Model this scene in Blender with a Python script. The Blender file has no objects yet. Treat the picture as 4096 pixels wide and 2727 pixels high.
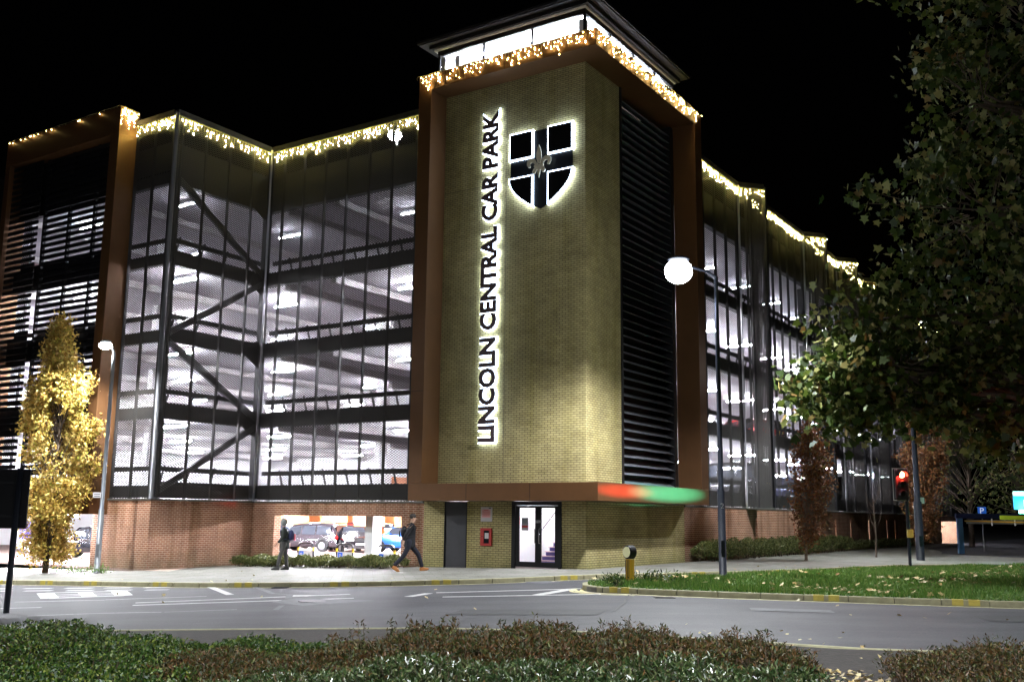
import bpy, bmesh, math, random
import numpy as np
from mathutils import Vector, Matrix
R = math.radians
random.seed(7)
RNG = np.random.default_rng(11)
scene = bpy.context.scene
col = scene.collection

# ------------------------------------------------------------------ camera, world, exposure
CAMZ = 1.57
cam_d = bpy.data.cameras.new('camera'); cam = bpy.data.objects.new('camera', cam_d); col.objects.link(cam)
cam_d.sensor_width = 36.0; cam_d.lens = 4070.0/4096*36.0; cam_d.clip_start = .1; cam_d.clip_end = 900
xr = Vector((0.9999377, -0.0019082, 0.0110013))      # image right / down / forward in world axes
xd = Vector((0.0111656, 0.1708878, -0.9852272))
xf = Vector((0.0, 0.9852887, 0.1708984))
xf = xr.cross(-xd).normalized() * -1
M = Matrix((xr.normalized(), (-xd).normalized(), -xf)).transposed().to_4x4()
M.translation = Vector((0, 0, CAMZ)); cam.matrix_world = M
scene.camera = cam

w = bpy.data.worlds.new("World"); scene.world = w; w.use_nodes = True
nt = w.node_tree; bg = nt.nodes['Background']
sky = nt.nodes.new('ShaderNodeTexSky'); sky.sky_type = 'NISHITA'; sky.sun_disc = False
sky.sun_elevation = R(-3); sky.sun_rotation = R(200); sky.altitude = 0
nt.links.new(sky.outputs[0], bg.inputs[0]); bg.inputs[1].default_value = 0.004
vs = scene.view_settings; vs.view_transform = 'Standard'; vs.look = 'None'; vs.gamma = 1; vs.use_curve_mapping = False
vs.exposure = 0.0
cy = scene.cycles
cy.use_denoising = True; cy.max_bounces = 6; cy.diffuse_bounces = 3; cy.glossy_bounces = 2
cy.transmission_bounces = 4; cy.transparent_max_bounces = 12; cy.sample_clamp_indirect = 4; cy.sample_clamp_direct = 0
cy.caustics_reflective = False; cy.caustics_refractive = False; cy.use_light_tree = True

# ------------------------------------------------------------------ frames
C0 = Vector((2.7196, 31.8985, 0)); ROT = R(90 - 33.25)
def W(u, v, z=0):                                     # building axes (u, v) -> world
    return Vector((C0.x + u*math.cos(ROT) - v*math.sin(ROT), C0.y + u*math.sin(ROT) + v*math.cos(ROT), z))
def zg(x): return -0.0285*(2.7 - x) if x < 2.7 else 0.0

# ------------------------------------------------------------------ mesh helpers
class MB:
    def __init__(s): s.v = []; s.f = []
    def quad(s, a, b, c, d):
        n = len(s.v); s.v += [a, b, c, d]; s.f.append((n, n+1, n+2, n+3)); return s
    def poly(s, pts):
        n = len(s.v); s.v += list(pts); s.f.append(tuple(range(n, n+len(pts)))); return s
    def box(s, x0, x1, y0, y1, z0, z1):
        if x0 > x1: x0, x1 = x1, x0
        if y0 > y1: y0, y1 = y1, y0
        if z0 > z1: z0, z1 = z1, z0
        n = len(s.v)
        s.v += [(x0,y0,z0),(x1,y0,z0),(x1,y1,z0),(x0,y1,z0),(x0,y0,z1),(x1,y0,z1),(x1,y1,z1),(x0,y1,z1)]
        s.f += [tuple(n+i for i in q) for q in ((0,3,2,1),(4,5,6,7),(0,1,5,4),(1,2,6,5),(2,3,7,6),(3,0,4,7))]
        return s
    def prism(s, pts, z0, z1):
        n = len(s.v); k = len(pts)
        s.v += [(p[0],p[1],z0) for p in pts] + [(p[0],p[1],z1) for p in pts]
        s.f.append(tuple(n+i for i in reversed(range(k)))); s.f.append(tuple(n+k+i for i in range(k)))
        for i in range(k): s.f.append((n+i, n+(i+1)%k, n+k+(i+1)%k, n+k+i))
        return s
    def extr(s, pts, vec):                            # closed polygon extruded along vec
        n = len(s.v); k = len(pts); vec = Vector(vec)
        s.v += [tuple(p) for p in pts] + [tuple(Vector(p)+vec) for p in pts]
        s.f.append(tuple(n+i for i in reversed(range(k)))); s.f.append(tuple(n+k+i for i in range(k)))
        for i in range(k): s.f.append((n+i, n+(i+1)%k, n+k+(i+1)%k, n+k+i))
        return s
    def tube(s, pts, rad, n=8, cap=True):
        pts = [Vector(p) for p in pts]
        if not hasattr(rad, '__len__'): rad = [rad]*len(pts)
        base = len(s.v)
        for i, p in enumerate(pts):
            d = (pts[min(i+1, len(pts)-1)] - pts[max(i-1, 0)]).normalized()
            a = Vector((0,0,1)) if abs(d.z) < .9 else Vector((1,0,0))
            x = d.cross(a).normalized(); y = d.cross(x)
            for k in range(n):
                t = 2*math.pi*k/n; q = p + (x*math.cos(t) + y*math.sin(t))*rad[i]; s.v.append(tuple(q))
        for i in range(len(pts)-1):
            for k in range(n):
                a = base+i*n+k; b = base+i*n+(k+1)%n
                s.f.append((a, b, b+n, a+n))
        if cap:
            s.f.append(tuple(base+k for k in range(n))); s.f.append(tuple(base+(len(pts)-1)*n+k for k in reversed(range(n))))
        return s
    def beam(s, a, b, w, h):                          # rectangular bar between two points
        a = Vector(a); b = Vector(b); d = (b-a).normalized()
        up = Vector((0,0,1)) if abs(d.z) < .95 else Vector((1,0,0))
        x = d.cross(up).normalized()*w/2; y = x.cross(d).normalized()*h/2
        n = len(s.v)
        for p in (a, b): s.v += [tuple(p-x-y), tuple(p+x-y), tuple(p+x+y), tuple(p-x+y)]
        s.f += [tuple(n+i for i in q) for q in ((0,3,2,1),(4,5,6,7),(0,1,5,4),(1,2,6,5),(2,3,7,6),(3,0,4,7))]
        return s
    def ell(s, c, r, nu=14, nv=8):
        base = len(s.v)
        for j in range(nv+1):
            th = math.pi*j/nv
            for i in range(nu):
                ph = 2*math.pi*i/nu
                s.v.append((c[0]+r[0]*math.sin(th)*math.cos(ph), c[1]+r[1]*math.sin(th)*math.sin(ph), c[2]+r[2]*math.cos(th)))
        for j in range(nv):
            for i in range(nu):
                a = base+j*nu+i; b = base+j*nu+(i+1)%nu
                s.f.append((a, a+nu, b+nu, b))
        return s
    def mesh(s, name, mat=None, smooth=False):
        me = bpy.data.meshes.new(name); me.from_pydata([tuple(p) for p in s.v], [], s.f)
        if mat: me.materials.append(mat)
        if smooth: me.polygons.foreach_set('use_smooth', [True]*len(me.polygons))
        me.update(); return me
    def build(s, name, mat, parent=None, smooth=False, bevel=0):
        o = bpy.data.objects.new(name, s.mesh(name, mat, smooth)); col.objects.link(o); o.parent = parent
        if bevel:
            m = o.modifiers.new('bevel', 'BEVEL'); m.width = bevel; m.segments = 2; m.limit_method = 'ANGLE'
        return o
def npmesh(name, verts, faces, k, mat):               # verts (n,3) array, faces (m,k) array
    me = bpy.data.meshes.new(name); n, m = len(verts), len(faces)
    me.vertices.add(n); me.vertices.foreach_set('co', np.asarray(verts, np.float32).ravel())
    me.loops.add(m*k); me.loops.foreach_set('vertex_index', np.asarray(faces, np.int32).ravel())
    me.polygons.add(m); me.polygons.foreach_set('loop_start', np.arange(0, m*k, k, dtype=np.int32))
    me.polygons.foreach_set('loop_total', np.full(m, k, np.int32))
    me.update(calc_edges=True); me.validate()
    if mat: me.materials.append(mat)
    return me
def link(me, name, parent=None):
    o = bpy.data.objects.new(name, me); col.objects.link(o); o.parent = parent; return o
def boxes(name, m, parent, lst):                      # each box an object of its own
    for q in lst: MB().box(*q).build(name, m, parent)
def tag(o, label=None, cat=None, group=None, kind=None):
    if label: o['label'] = label
    if cat: o['category'] = cat
    if group: o['group'] = group
    if kind: o['kind'] = kind
    return o
def thing(name, loc, rz, label, cat, group=None):
    o = bpy.data.objects.new(name, None); col.objects.link(o); o.location = loc; o.rotation_euler = (0, 0, rz)
    o.empty_display_size = .2
    return tag(o, label, cat, group)
def bthing(name, label, cat, group=None):             # a thing in building axes
    return thing(name, C0, ROT, label, cat, group)
def copy_tree(o, parent=None):
    c = o.copy(); col.objects.link(c); c.parent = parent
    for ch in list(o.children): copy_tree(ch, c)
    return c

# ------------------------------------------------------------------ materials
def mat(name, rgb=(.5,.5,.5), rough=.6, metal=0, emit=None, es=0, spec=.5, noise=0, nscale=5, bump=0, bscale=30, alpha=None, sampling=None):
    m = bpy.data.materials.new(name); m.use_nodes = True; n = m.node_tree; b = n.nodes['Principled BSDF']
    b.inputs['Base Color'].default_value = (*rgb, 1); b.inputs['Roughness'].default_value = rough; b.inputs['Metallic'].default_value = metal
    b.inputs['Specular IOR Level'].default_value = spec
    if emit: b.inputs['Emission Color'].default_value = (*emit, 1); b.inputs['Emission Strength'].default_value = es
    if noise:
        tc = n.nodes.new('ShaderNodeTexCoord'); t = n.nodes.new('ShaderNodeTexNoise'); t.inputs['Scale'].default_value = nscale
        t.inputs['Detail'].default_value = 6; t.inputs['Roughness'].default_value = .65
        n.links.new(tc.outputs['Object'], t.inputs['Vector'])
        r = n.nodes.new('ShaderNodeValToRGB'); r.color_ramp.elements[0].position = .3; r.color_ramp.elements[1].position = .72
        r.color_ramp.elements[0].color = (*[c*(1-noise) for c in rgb], 1); r.color_ramp.elements[1].color = (*[min(1, c*(1+noise)) for c in rgb], 1)
        n.links.new(t.outputs['Fac'], r.inputs[0]); n.links.new(r.outputs[0], b.inputs['Base Color'])
    if bump:
        tc = n.nodes.new('ShaderNodeTexCoord'); t = n.nodes.new('ShaderNodeTexNoise'); t.inputs['Scale'].default_value = bscale; t.inputs['Detail'].default_value = 4
        n.links.new(tc.outputs['Object'], t.inputs['Vector'])
        bp = n.nodes.new('ShaderNodeBump'); bp.inputs['Strength'].default_value = bump; bp.inputs['Distance'].default_value = .02
        n.links.new(t.outputs['Fac'], bp.inputs['Height']); n.links.new(bp.outputs[0], b.inputs['Normal'])
    if sampling: m.cycles.emission_sampling = sampling
    return m
def mix(n, a, b, fac, mode='MIX'):
    x = n.nodes.new('ShaderNodeMix'); x.data_type = 'RGBA'; x.blend_type = mode
    for s, val in ((x.inputs[6], a), (x.inputs[7], b), (x.inputs[0], fac)):
        if hasattr(val, 'is_output'): n.links.new(val, s)
        elif isinstance(val, (int, float)): s.default_value = val
        else: s.default_value = (*val, 1)
    return x.outputs[2]
def noise_node(n, vec, scale, detail=5, rough=.6):
    t = n.nodes.new('ShaderNodeTexNoise'); t.inputs['Scale'].default_value = scale; t.inputs['Detail'].default_value = detail; t.inputs['Roughness'].default_value = rough
    n.links.new(vec, t.inputs['Vector']); return t.outputs['Fac']
def ramp(n, fac, stops):
    r = n.nodes.new('ShaderNodeValToRGB'); e = r.color_ramp.elements
    while len(e) < len(stops): e.new(.5)
    for k, (p, c) in enumerate(stops): e[k].position = p; e[k].color = (*c, 1) if len(c) == 3 else c
    n.links.new(fac, r.inputs[0]); return r.outputs[0]
def math_node(n, op, a, b=None):
    x = n.nodes.new('ShaderNodeMath'); x.operation = op
    for i, val in enumerate((a, b)):
        if val is None: continue
        if hasattr(val, 'is_output'): n.links.new(val, x.inputs[i])
        else: x.inputs[i].default_value = val
    return x.outputs[0]
def wallvec(n, sx=1, sz=1):                           # (u+v, z) from object coordinates of an axis-aligned wall
    tc = n.nodes.new('ShaderNodeTexCoord'); s = n.nodes.new('ShaderNodeSeparateXYZ'); n.links.new(tc.outputs['Object'], s.inputs[0])
    c = n.nodes.new('ShaderNodeCombineXYZ')
    n.links.new(math_node(n, 'MULTIPLY', math_node(n, 'ADD', s.outputs[0], s.outputs[1]), sx), c.inputs[0])
    n.links.new(math_node(n, 'MULTIPLY', s.outputs[2], sz), c.inputs[1]); return c.outputs[0], tc.outputs['Object'], s
def brick_mat(name, c1, c2, mortar, stain, stain_amt=.5, msize=.011, moss=None, bands=None):
    m = bpy.data.materials.new(name); m.use_nodes = True; n = m.node_tree; b = n.nodes['Principled BSDF']
    vec, obj, sep = wallvec(n)
    br = n.nodes.new('ShaderNodeTexBrick'); n.links.new(vec, br.inputs['Vector'])
    br.inputs['Scale'].default_value = 1; br.inputs['Brick Width'].default_value = .225; br.inputs['Row Height'].default_value = .075
    br.inputs['Mortar Size'].default_value = msize; br.inputs['Mortar Smooth'].default_value = .1; br.inputs['Bias'].default_value = -.1
    br.inputs['Color1'].default_value = (*c1,1); br.inputs['Color2'].default_value = (*c2,1); br.inputs['Mortar'].default_value = (*mortar,1)
    big = noise_node(n, obj, .55, 6, .7)
    f = ramp(n, big, [(.38, (1.08,1.07,1.05)), (.64, (1-stain_amt,)*3)])
    c = mix(n, br.outputs['Color'], f, 1.0, 'MULTIPLY')
    v2, _, _ = wallvec(n, 1.3, .10); strk = noise_node(n, v2, 1.0, 4, .6)
    c = mix(n, c, ramp(n, strk, [(.5, (1,1,1)), (.68, stain)]), 1.0, 'MULTIPLY')
    patch = n.nodes.new('ShaderNodeTexBrick'); n.links.new(vec, patch.inputs['Vector']); patch.inputs['Scale'].default_value = 1
    patch.inputs['Brick Width'].default_value = .45; patch.inputs['Row Height'].default_value = .15; patch.inputs['Mortar Size'].default_value = 0; patch.inputs['Bias'].default_value = -.62
    patch.inputs['Color1'].default_value = (1,1,1,1); patch.inputs['Color2'].default_value = (.66,.62,.46,1)
    c = mix(n, c, patch.outputs['Color'], .8, 'MULTIPLY')
    if moss:
        g = noise_node(n, obj, 1.7, 5); zz = math_node(n, 'MULTIPLY', math_node(n, 'SUBTRACT', .45, sep.outputs[2]), 1.2)
        fac = math_node(n, 'MULTIPLY', math_node(n, 'MAXIMUM', zz, 0), g); c = mix(n, c, moss, fac)
    n.links.new(c, b.inputs['Base Color']); b.inputs['Roughness'].default_value = .85; b.inputs['Specular IOR Level'].default_value = .25
    bp = n.nodes.new('ShaderNodeBump'); bp.inputs['Strength'].default_value = .55; bp.inputs['Distance'].default_value = .012
    inv = math_node(n, 'SUBTRACT', 1, br.outputs['Fac']); n.links.new(inv, bp.inputs['Height']); n.links.new(bp.outputs[0], b.inputs['Normal'])
    return m
def leaf_mat(name, stops, rough=.5, trans=.25, spec=.4):
    m = bpy.data.materials.new(name); m.use_nodes = True; n = m.node_tree; b = n.nodes['Principled BSDF']
    g = n.nodes.new('ShaderNodeNewGeometry'); c = ramp(n, g.outputs['Random Per Island'], stops)
    n.links.new(c, b.inputs['Base Color']); b.inputs['Roughness'].default_value = rough; b.inputs['Specular IOR Level'].default_value = spec
    t = n.nodes.new('ShaderNodeBsdfTranslucent'); n.links.new(c, t.inputs[0])
    x = n.nodes.new('ShaderNodeMixShader'); x.inputs[0].default_value = trans
    n.links.new(b.outputs[0], x.inputs[1]); n.links.new(t.outputs[0], x.inputs[2]); n.links.new(x.outputs[0], n.nodes['Material Output'].inputs[0])
    return m
M_yellow = brick_mat('buff_brick', (.55,.47,.225), (.46,.39,.185), (.15,.125,.07), (.80,.80,.64), .30, .010, (.16,.19,.05))
M_red = brick_mat('red_brick', (.33,.135,.075), (.25,.095,.055), (.50,.37,.27), (.50,.46,.36), .35, .012, (.10,.09,.05))
M_copper = mat('copper_cladding', (.145,.068,.027), .42, .40, noise=.10, nscale=1.2, bump=.02, bscale=60)
M_black = mat('black_metal', (.012,.012,.014), .45, .3)
M_dark = mat('dark_steel', (.014,.014,.017), .6, .2)
M_post = mat('grey_post', (.10,.10,.105), .45, .5)
M_pipe = mat('galvanised_pipe', (.35,.35,.38), .3, .8)
M_mesh = mat('expanded_mesh_steel', (.036,.033,.028), .75, .0)
M_sill = mat('sill_metal', (.10,.095,.08), .5, .3)
M_conc = mat('deck_concrete', (.50,.47,.47), .8, noise=.12, nscale=1.5)
M_soffit = mat('painted_soffit', (.52,.49,.52), .8, noise=.10, nscale=.7)
M_pink = mat('painted_wall', (.66,.50,.48), .8, noise=.12, nscale=.5)
M_floor = mat('deck_floor', (.45,.40,.42), .6, noise=.2, nscale=.6)
M_gfloor = mat('ground_deck_floor', (.62,.46,.40), .45, noise=.15, nscale=.7)
M_white = mat('white_paint', (.85,.85,.86), .6)
M_orange = mat('orange_panel', (.80,.25,.08), .5)
M_tube = mat('fluorescent_tube', (1,1,1), .5, emit=(.86,.90,1), es=270)
M_tubeT = mat('fluorescent_tube_dim', (1,1,1), .5, emit=(.86,.90,1), es=230)
M_tubeG = mat('fluorescent_tube_bright', (1,1,1), .5, emit=(.92,.92,1), es=1500)
M_bulb = mat('warm_led', (1,.8,.4), .5, emit=(1,.74,.26), es=60)
M_bulb2 = mat('yellow_led', (1,.8,.4), .5, emit=(1,.86,.25), es=170)
M_wire = mat('clear_wire', (.45,.36,.16), .5)
M_haloW = mat('white_led_edge', (1,1,1), .5, emit=(.62,.78,1), es=16)
M_asph = None
def asphalt():
    m = bpy.data.materials.new('asphalt'); m.use_nodes = True; n = m.node_tree; b = n.nodes['Principled BSDF']
    tc = n.nodes.new('ShaderNodeTexCoord'); o = tc.outputs['Object']
    fine = noise_node(n, o, 38, 3, .8); big = noise_node(n, o, .35, 5, .6)
    c = mix(n, (.040,.041,.046), (.088,.088,.098), ramp(n, fine, [(.3,(0,0,0)),(.7,(1,1,1))]))
    c = mix(n, c, ramp(n, big, [(.35,(.72,.72,.74)),(.65,(1.25,1.22,1.2))]), 1.0, 'MULTIPLY')
    mp = n.nodes.new('ShaderNodeMapping'); n.links.new(o, mp.inputs[0]); mp.inputs['Rotation'].default_value = (0,0,R(12)); mp.inputs['Scale'].default_value = (.12, 1.1, 1)
    st = noise_node(n, mp.outputs[0], 1.0, 4, .6)
    c = mix(n, c, ramp(n, st, [(.40,(.84,.84,.86)),(.60,(1.08,1.08,1.08))]), 1.0, 'MULTIPLY')
    n.links.new(c, b.inputs['Base Color']); b.inputs['Roughness'].default_value = .7; b.inputs['Specular IOR Level'].default_value = .35
    bp = n.nodes.new('ShaderNodeBump'); bp.inputs['Strength'].default_value = .6; bp.inputs['Distance'].default_value = .01
    n.links.new(fine, bp.inputs['Height']); n.links.new(bp.outputs[0], b.inputs['Normal']); return m
M_asph = asphalt()
def paving():
    m = bpy.data.materials.new('paving'); m.use_nodes = True; n = m.node_tree; b = n.nodes['Principled BSDF']
    tc = n.nodes.new('ShaderNodeTexCoord'); mp = n.nodes.new('ShaderNodeMapping'); n.links.new(tc.outputs['Object'], mp.inputs[0]); mp.inputs['Rotation'].default_value = (0,0,R(-8))
    br = n.nodes.new('ShaderNodeTexBrick'); n.links.new(mp.outputs[0], br.inputs['Vector']); br.inputs['Scale'].default_value = 1
    br.inputs['Brick Width'].default_value = .6; br.inputs['Row Height'].default_value = .45; br.inputs['Mortar Size'].default_value = .008
    br.inputs['Color1'].default_value = (.235,.23,.205,1); br.inputs['Color2'].default_value = (.20,.197,.178,1); br.inputs['Mortar'].default_value = (.10,.10,.085,1)
    o = tc.outputs['Object']; c = mix(n, br.outputs['Color'], ramp(n, noise_node(n, o, .8, 6, .7), [(.35,(.72,.72,.66)),(.62,(1.1,1.1,1.1))]), 1.0, 'MULTIPLY')
    c = mix(n, c, ramp(n, noise_node(n, o, 26, 3, .8), [(.3,(.8,.8,.8)),(.7,(1.1,1.1,1.1))]), 1.0, 'MULTIPLY')
    n.links.new(c, b.inputs['Base Color']); b.inputs['Roughness'].default_value = .8; return m
M_pave = paving()
M_kerb = mat('kerb_concrete', (.33,.31,.19), .8, noise=.25, nscale=4)  # yellow cast of the lamplight mixed into the concrete colour
M_line = mat('road_paint_white', (.52,.52,.51), .6, noise=.25, nscale=9)
M_lineworn = mat('road_paint_worn', (.34,.34,.34), .7, noise=.45, nscale=14)
M_yline = mat('road_paint_yellow', (.62,.56,.30), .6, noise=.2, nscale=8)
M_yblip = mat('yellow_kerb_paint', (.50,.40,.07), .6, noise=.2, nscale=6)
M_dpatch = mat('dark_asphalt_patch', (.036,.036,.040), .75, noise=.3, nscale=12)
M_soil = mat('bare_soil', (.026,.021,.017), .9, noise=.6, nscale=14, bump=1, bscale=22)
M_ground = mat('far_ground', (.03,.035,.02), .9, noise=.3, nscale=.5)
M_grassbase = mat('grass_base', (.030,.075,.014), .9, noise=.4, nscale=3)
M_grass = leaf_mat('grass_blades', [(0,(.05,.115,.014)),(.5,(.09,.20,.026)),(.85,(.15,.25,.045)),(1,(.26,.27,.09))], .5, .2)
M_fallen = leaf_mat('fallen_leaves', [(0,(.36,.24,.08)),(.5,(.52,.42,.20)),(.8,(.60,.55,.32)),(1,(.22,.12,.05))], .6, .1)
M_gold = leaf_mat('golden_leaves', [(0,(.22,.10,.02)),(.35,(.56,.36,.07)),(.7,(.75,.56,.16)),(.9,(.40,.38,.06)),(1,(.25,.12,.03))], .4, .25)
M_rust = leaf_mat('rusty_leaves', [(0,(.07,.022,.006)),(.5,(.13,.045,.012)),(.85,(.19,.08,.02)),(1,(.12,.10,.025))], .5, .25)
M_plane = leaf_mat('plane_leaves', [(0,(.012,.024,.003)),(.4,(.036,.062,.009)),(.7,(.095,.125,.022)),(.88,(.32,.32,.12)),(1,(.16,.085,.02))], .5, .25, .35)  # pale stop paints lamplit glints onto scattered leaves
M_bushg = leaf_mat('green_shrub_leaves', [(0,(.006,.018,.003)),(.4,(.018,.050,.006)),(.75,(.055,.10,.012)),(1,(.15,.17,.03))], .45, .2)
M_bushb = leaf_mat('brown_shrub_leaves', [(0,(.010,.016,.003)),(.35,(.026,.036,.007)),(.6,(.060,.028,.008)),(.85,(.085,.038,.011)),(1,(.075,.095,.025))], .5, .10, .28)
M_busho = leaf_mat('olive_shrub_leaves', [(0,(.008,.020,.005)),(.4,(.022,.045,.012)),(.75,(.05,.075,.022)),(.93,(.12,.14,.06)),(1,(.10,.045,.012))], .3, .10, .55)
M_hedge = leaf_mat('hedge_leaves', [(0,(.035,.055,.012)),(.5,(.10,.12,.030)),(1,(.20,.20,.07))], .5, .2)
M_bark = mat('bark', (.09,.065,.045), .9, noise=.4, nscale=12)
M_twig = mat('twig', (.07,.045,.03), .9)
M_glass = mat('window_glass', (.02,.02,.025), .05, spec=.6)

# ------------------------------------------------------------------ lamps: street lights
def point(name, loc, watts, rgb=(1,1,1), rad=.12, parent=None):
    d = bpy.data.lights.new(name, 'POINT'); d.energy = watts; d.color = rgb; d.shadow_soft_size = rad
    o = bpy.data.objects.new(name, d); col.objects.link(o); o.location = loc; o.parent = parent; return o
def spot(name, loc, target, watts, rgb, angle, blend=.6, rad=.1, parent=None):
    d = bpy.data.lights.new(name, 'SPOT'); d.energy = watts; d.color = rgb; d.spot_size = R(angle); d.spot_blend = blend; d.shadow_soft_size = rad
    o = bpy.data.objects.new(name, d); col.objects.link(o); o.parent = parent
    o.location = loc; o.rotation_euler = (Vector(target)-Vector(loc)).to_track_quat('-Z', 'Y').to_euler(); return o
M_pole = mat('dark_painted_pole', (.010,.012,.018), .5, .0, spec=.15)
M_poleg = mat('grey_painted_pole', (.16,.17,.18), .4, .4)
M_lamp = mat('lamp_glare_lens', (1,1,1), .4, emit=(.90,.96,1), es=45)
M_lamp2 = mat('lamp_lens_small', (1,1,1), .4, emit=(.84,.93,1), es=60)
WHITE = (.93,.96,1.0)
def street_lamp(base, top, arm, label, watts, polem=M_pole, lens=M_lamp, rgb=WHITE, r0=.105, r1=.055, lens_glare_r=(.40,.40,.36), group='street lamps round the junction', cone=156, scat=.03):
    z0 = base[2]; t = thing('street_lamp', base, 0, label, 'street lamp', group)
    h = top - z0; a = Vector(arm)
    MB().tube([(0,0,-.05),(0,0,h*.28),(0,0,h*.285),(0,0,h)], [r0, r0, r0*.72, r1], 14).build('pole', polem, t, True)
    MB().tube([(0,0,h-.02), (a.x*.25,a.y*.25,h+.16), (a.x*.7,a.y*.7,h+.26), (a.x,a.y,h+.27)], [.045,.04,.035,.035], 8).build('arm', polem, t, True)
    hd = MB().ell((a.x,a.y,h+.27+lens_glare_r[2]*.55), (lens_glare_r[0]*.8, lens_glare_r[1]*.8, .07)).build('lamp_head', polem, t, True)
    MB().ell((a.x,a.y,h+.24-lens_glare_r[2]*.35), lens_glare_r).build('lens', lens, t, True)  # lens swollen to a globe as wide as the lamp's glare
    sp = spot('lamp_light', (a.x,a.y,h+.16-lens_glare_r[2]*1.4), (a.x,a.y,0), watts, rgb, cone, .5, .16, t)
    point('lamp_scatter', (a.x,a.y,h+.14-lens_glare_r[2]*1.4), watts*scat, rgb, .16, t)
    MB().box(-r0*.5, r0*.5, -r0*1.04, -r0*.9, .55, 1.0).build('access_door', polem, t)
    return t
LAMP_C = street_lamp((5.846,28.514,0.02), 8.45, (-1.10,-.15), 'tall dark street lamp on the grass island with lens swollen to its white glare', 7600, scat=.02)
LAMP_L = street_lamp((-14.28,36.08,-.48), 7.25, (-.22,-.25), 'slim grey street lamp with a small white light beside the golden tree', 4600, M_poleg, M_lamp2, r0=.10, r1=.06, lens_glare_r=(.24,.20,.13), scat=.008)
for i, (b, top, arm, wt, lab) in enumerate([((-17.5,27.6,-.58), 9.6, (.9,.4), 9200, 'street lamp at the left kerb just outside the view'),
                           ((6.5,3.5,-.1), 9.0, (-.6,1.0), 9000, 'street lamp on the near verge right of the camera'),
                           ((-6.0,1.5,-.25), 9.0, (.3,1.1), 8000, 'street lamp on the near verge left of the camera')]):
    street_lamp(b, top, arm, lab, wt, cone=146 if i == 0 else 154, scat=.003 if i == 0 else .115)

# ------------------------------------------------------------------ setting: ground, road, pavement
def sheet(name, pts, off, m, kind='structure', label=None):
    bm = bmesh.new(); vs_ = [bm.verts.new((p[0], p[1], 0)) for p in pts]; bm.faces.new(vs_)
    bmesh.ops.bisect_plane(bm, geom=bm.verts[:]+bm.edges[:]+bm.faces[:], plane_co=(2.7,0,0), plane_no=(1,0,0))
    bmesh.ops.triangulate(bm, faces=bm.faces[:])
    for v_ in bm.verts: v_.co.z = zg(v_.co.x) + off
    bmesh.ops.recalc_face_normals(bm, faces=bm.faces[:])
    for f in bm.faces:
        if f.normal.z < 0: f.normal_flip()
    me = bpy.data.meshes.new(name); bm.to_mesh(me); bm.free(); me.materials.append(m)
    o = link(me, name); tag(o, kind=kind)
    if label: o['label'] = label
    return o
def uvp(u, v): p = W(u, v); return (p.x, p.y)
sheet('ground', [(-400,-300),(500,-300),(500,600),(-400,600)], -.9, M_ground)
front = [uvp(64.8,.6), uvp(10,.6), uvp(.6,.6), uvp(.6,16.7), uvp(-4.3,16.7), uvp(-4.3,110)]
sheet('road', [(-90,-25),(90,-25),(120,70)] + [uvp(110,-22), uvp(110,.6)] + front + [(-90,95)], -.12, M_asph)
KERB = [(-40,41.5),(-22,35.3),(-16.03,32.87),(-11.25,30.58),(-9.2,29.55),(-7.16,28.9),(-4.9,28.55),(-2.7,28.5),(-.6,28.75),(1.36,29.5),(3.1,30.25),(4.95,31.3),(7.55,32.95),(9.45,34.4),(11.6,36.3),(13.6,38.2),(15.2,39.2),(17.8,39.9),(21.5,41.5)]
sheet('pavement', KERB + [(24.5,46.5), uvp(28.2,-4.6), uvp(30.6,-4.2), uvp(30.6,.55), uvp(10,.62), uvp(.62,.62), uvp(.62,16.72), uvp(-4.28,16.72), uvp(-4.28,45), (-40,66)], 0, M_pave)
sheet('side_pavement', [uvp(30.6,.55), uvp(30.6,-4.2), uvp(34,-3.4), uvp(40,-1.6), uvp(57,-1.0), uvp(57,.55)], .0, M_pave)
sheet('entrance_apron', [uvp(-6.35,18.9), uvp(-4.05,18.9), uvp(-4.05,44), uvp(-6.35,44)], .004, mat('pale_concrete', (.62,.58,.56), .6, noise=.1, nscale=1))
def ribbon(name, pts, width, z0, z1, m, side=1, tagk='structure', closed=False, parent=None, seg=None, taper=0):
    # kerb-like strip whose inner edge follows pts, offset outwards by width
    P = [Vector((p[0],p[1],0)) for p in pts]; n = len(P); b = MB(); inn = []; out = []
    for i in range(n):
        d = (P[min(i+1,n-1)] - P[max(i-1,0)]) if not closed else (P[(i+1)%n]-P[(i-1)%n])
        d.normalize(); nn = Vector((d.y,-d.x,0))*side; inn.append(P[i]); out.append(P[i]+nn*width)
    rng = range(n if closed else n-1)
    for i in rng:
        j = (i+1)%n
        a, c, d_, e = inn[i], inn[j], out[j], out[i]
        g = [zg(q.x) for q in (a,c,d_,e)]
        L = [(q.x,q.y,zz+z0) for q,zz in zip((a,c,d_,e),g)]; T = [(q.x,q.y,zz+z1) for q,zz in zip((a,c,d_,e),g)]
        k = len(b.v); b.v += L+T
        b.f += [(k+4,k+5,k+6,k+7),(k+3,k+2,k+6,k+7),(k,k+1,k+5,k+4)]
        if not closed and i == 0: b.f.append((k,k+3,k+7,k+4))
        if not closed and i == n-2: b.f.append((k+1,k+2,k+6,k+5))
    o = b.build(name, m, parent)
    if tagk: tag(o, kind=tagk)
    return o
def dense(pts, step):
    out = []
    for a, b in zip(pts[:-1], pts[1:]):
        a = Vector((a[0],a[1])); b = Vector((b[0],b[1])); k = max(1, int(round((b-a).length/step)))
        for i in range(k): out.append(tuple(a.lerp(b, i/k)))
    out.append(tuple(pts[-1])); return out
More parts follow.
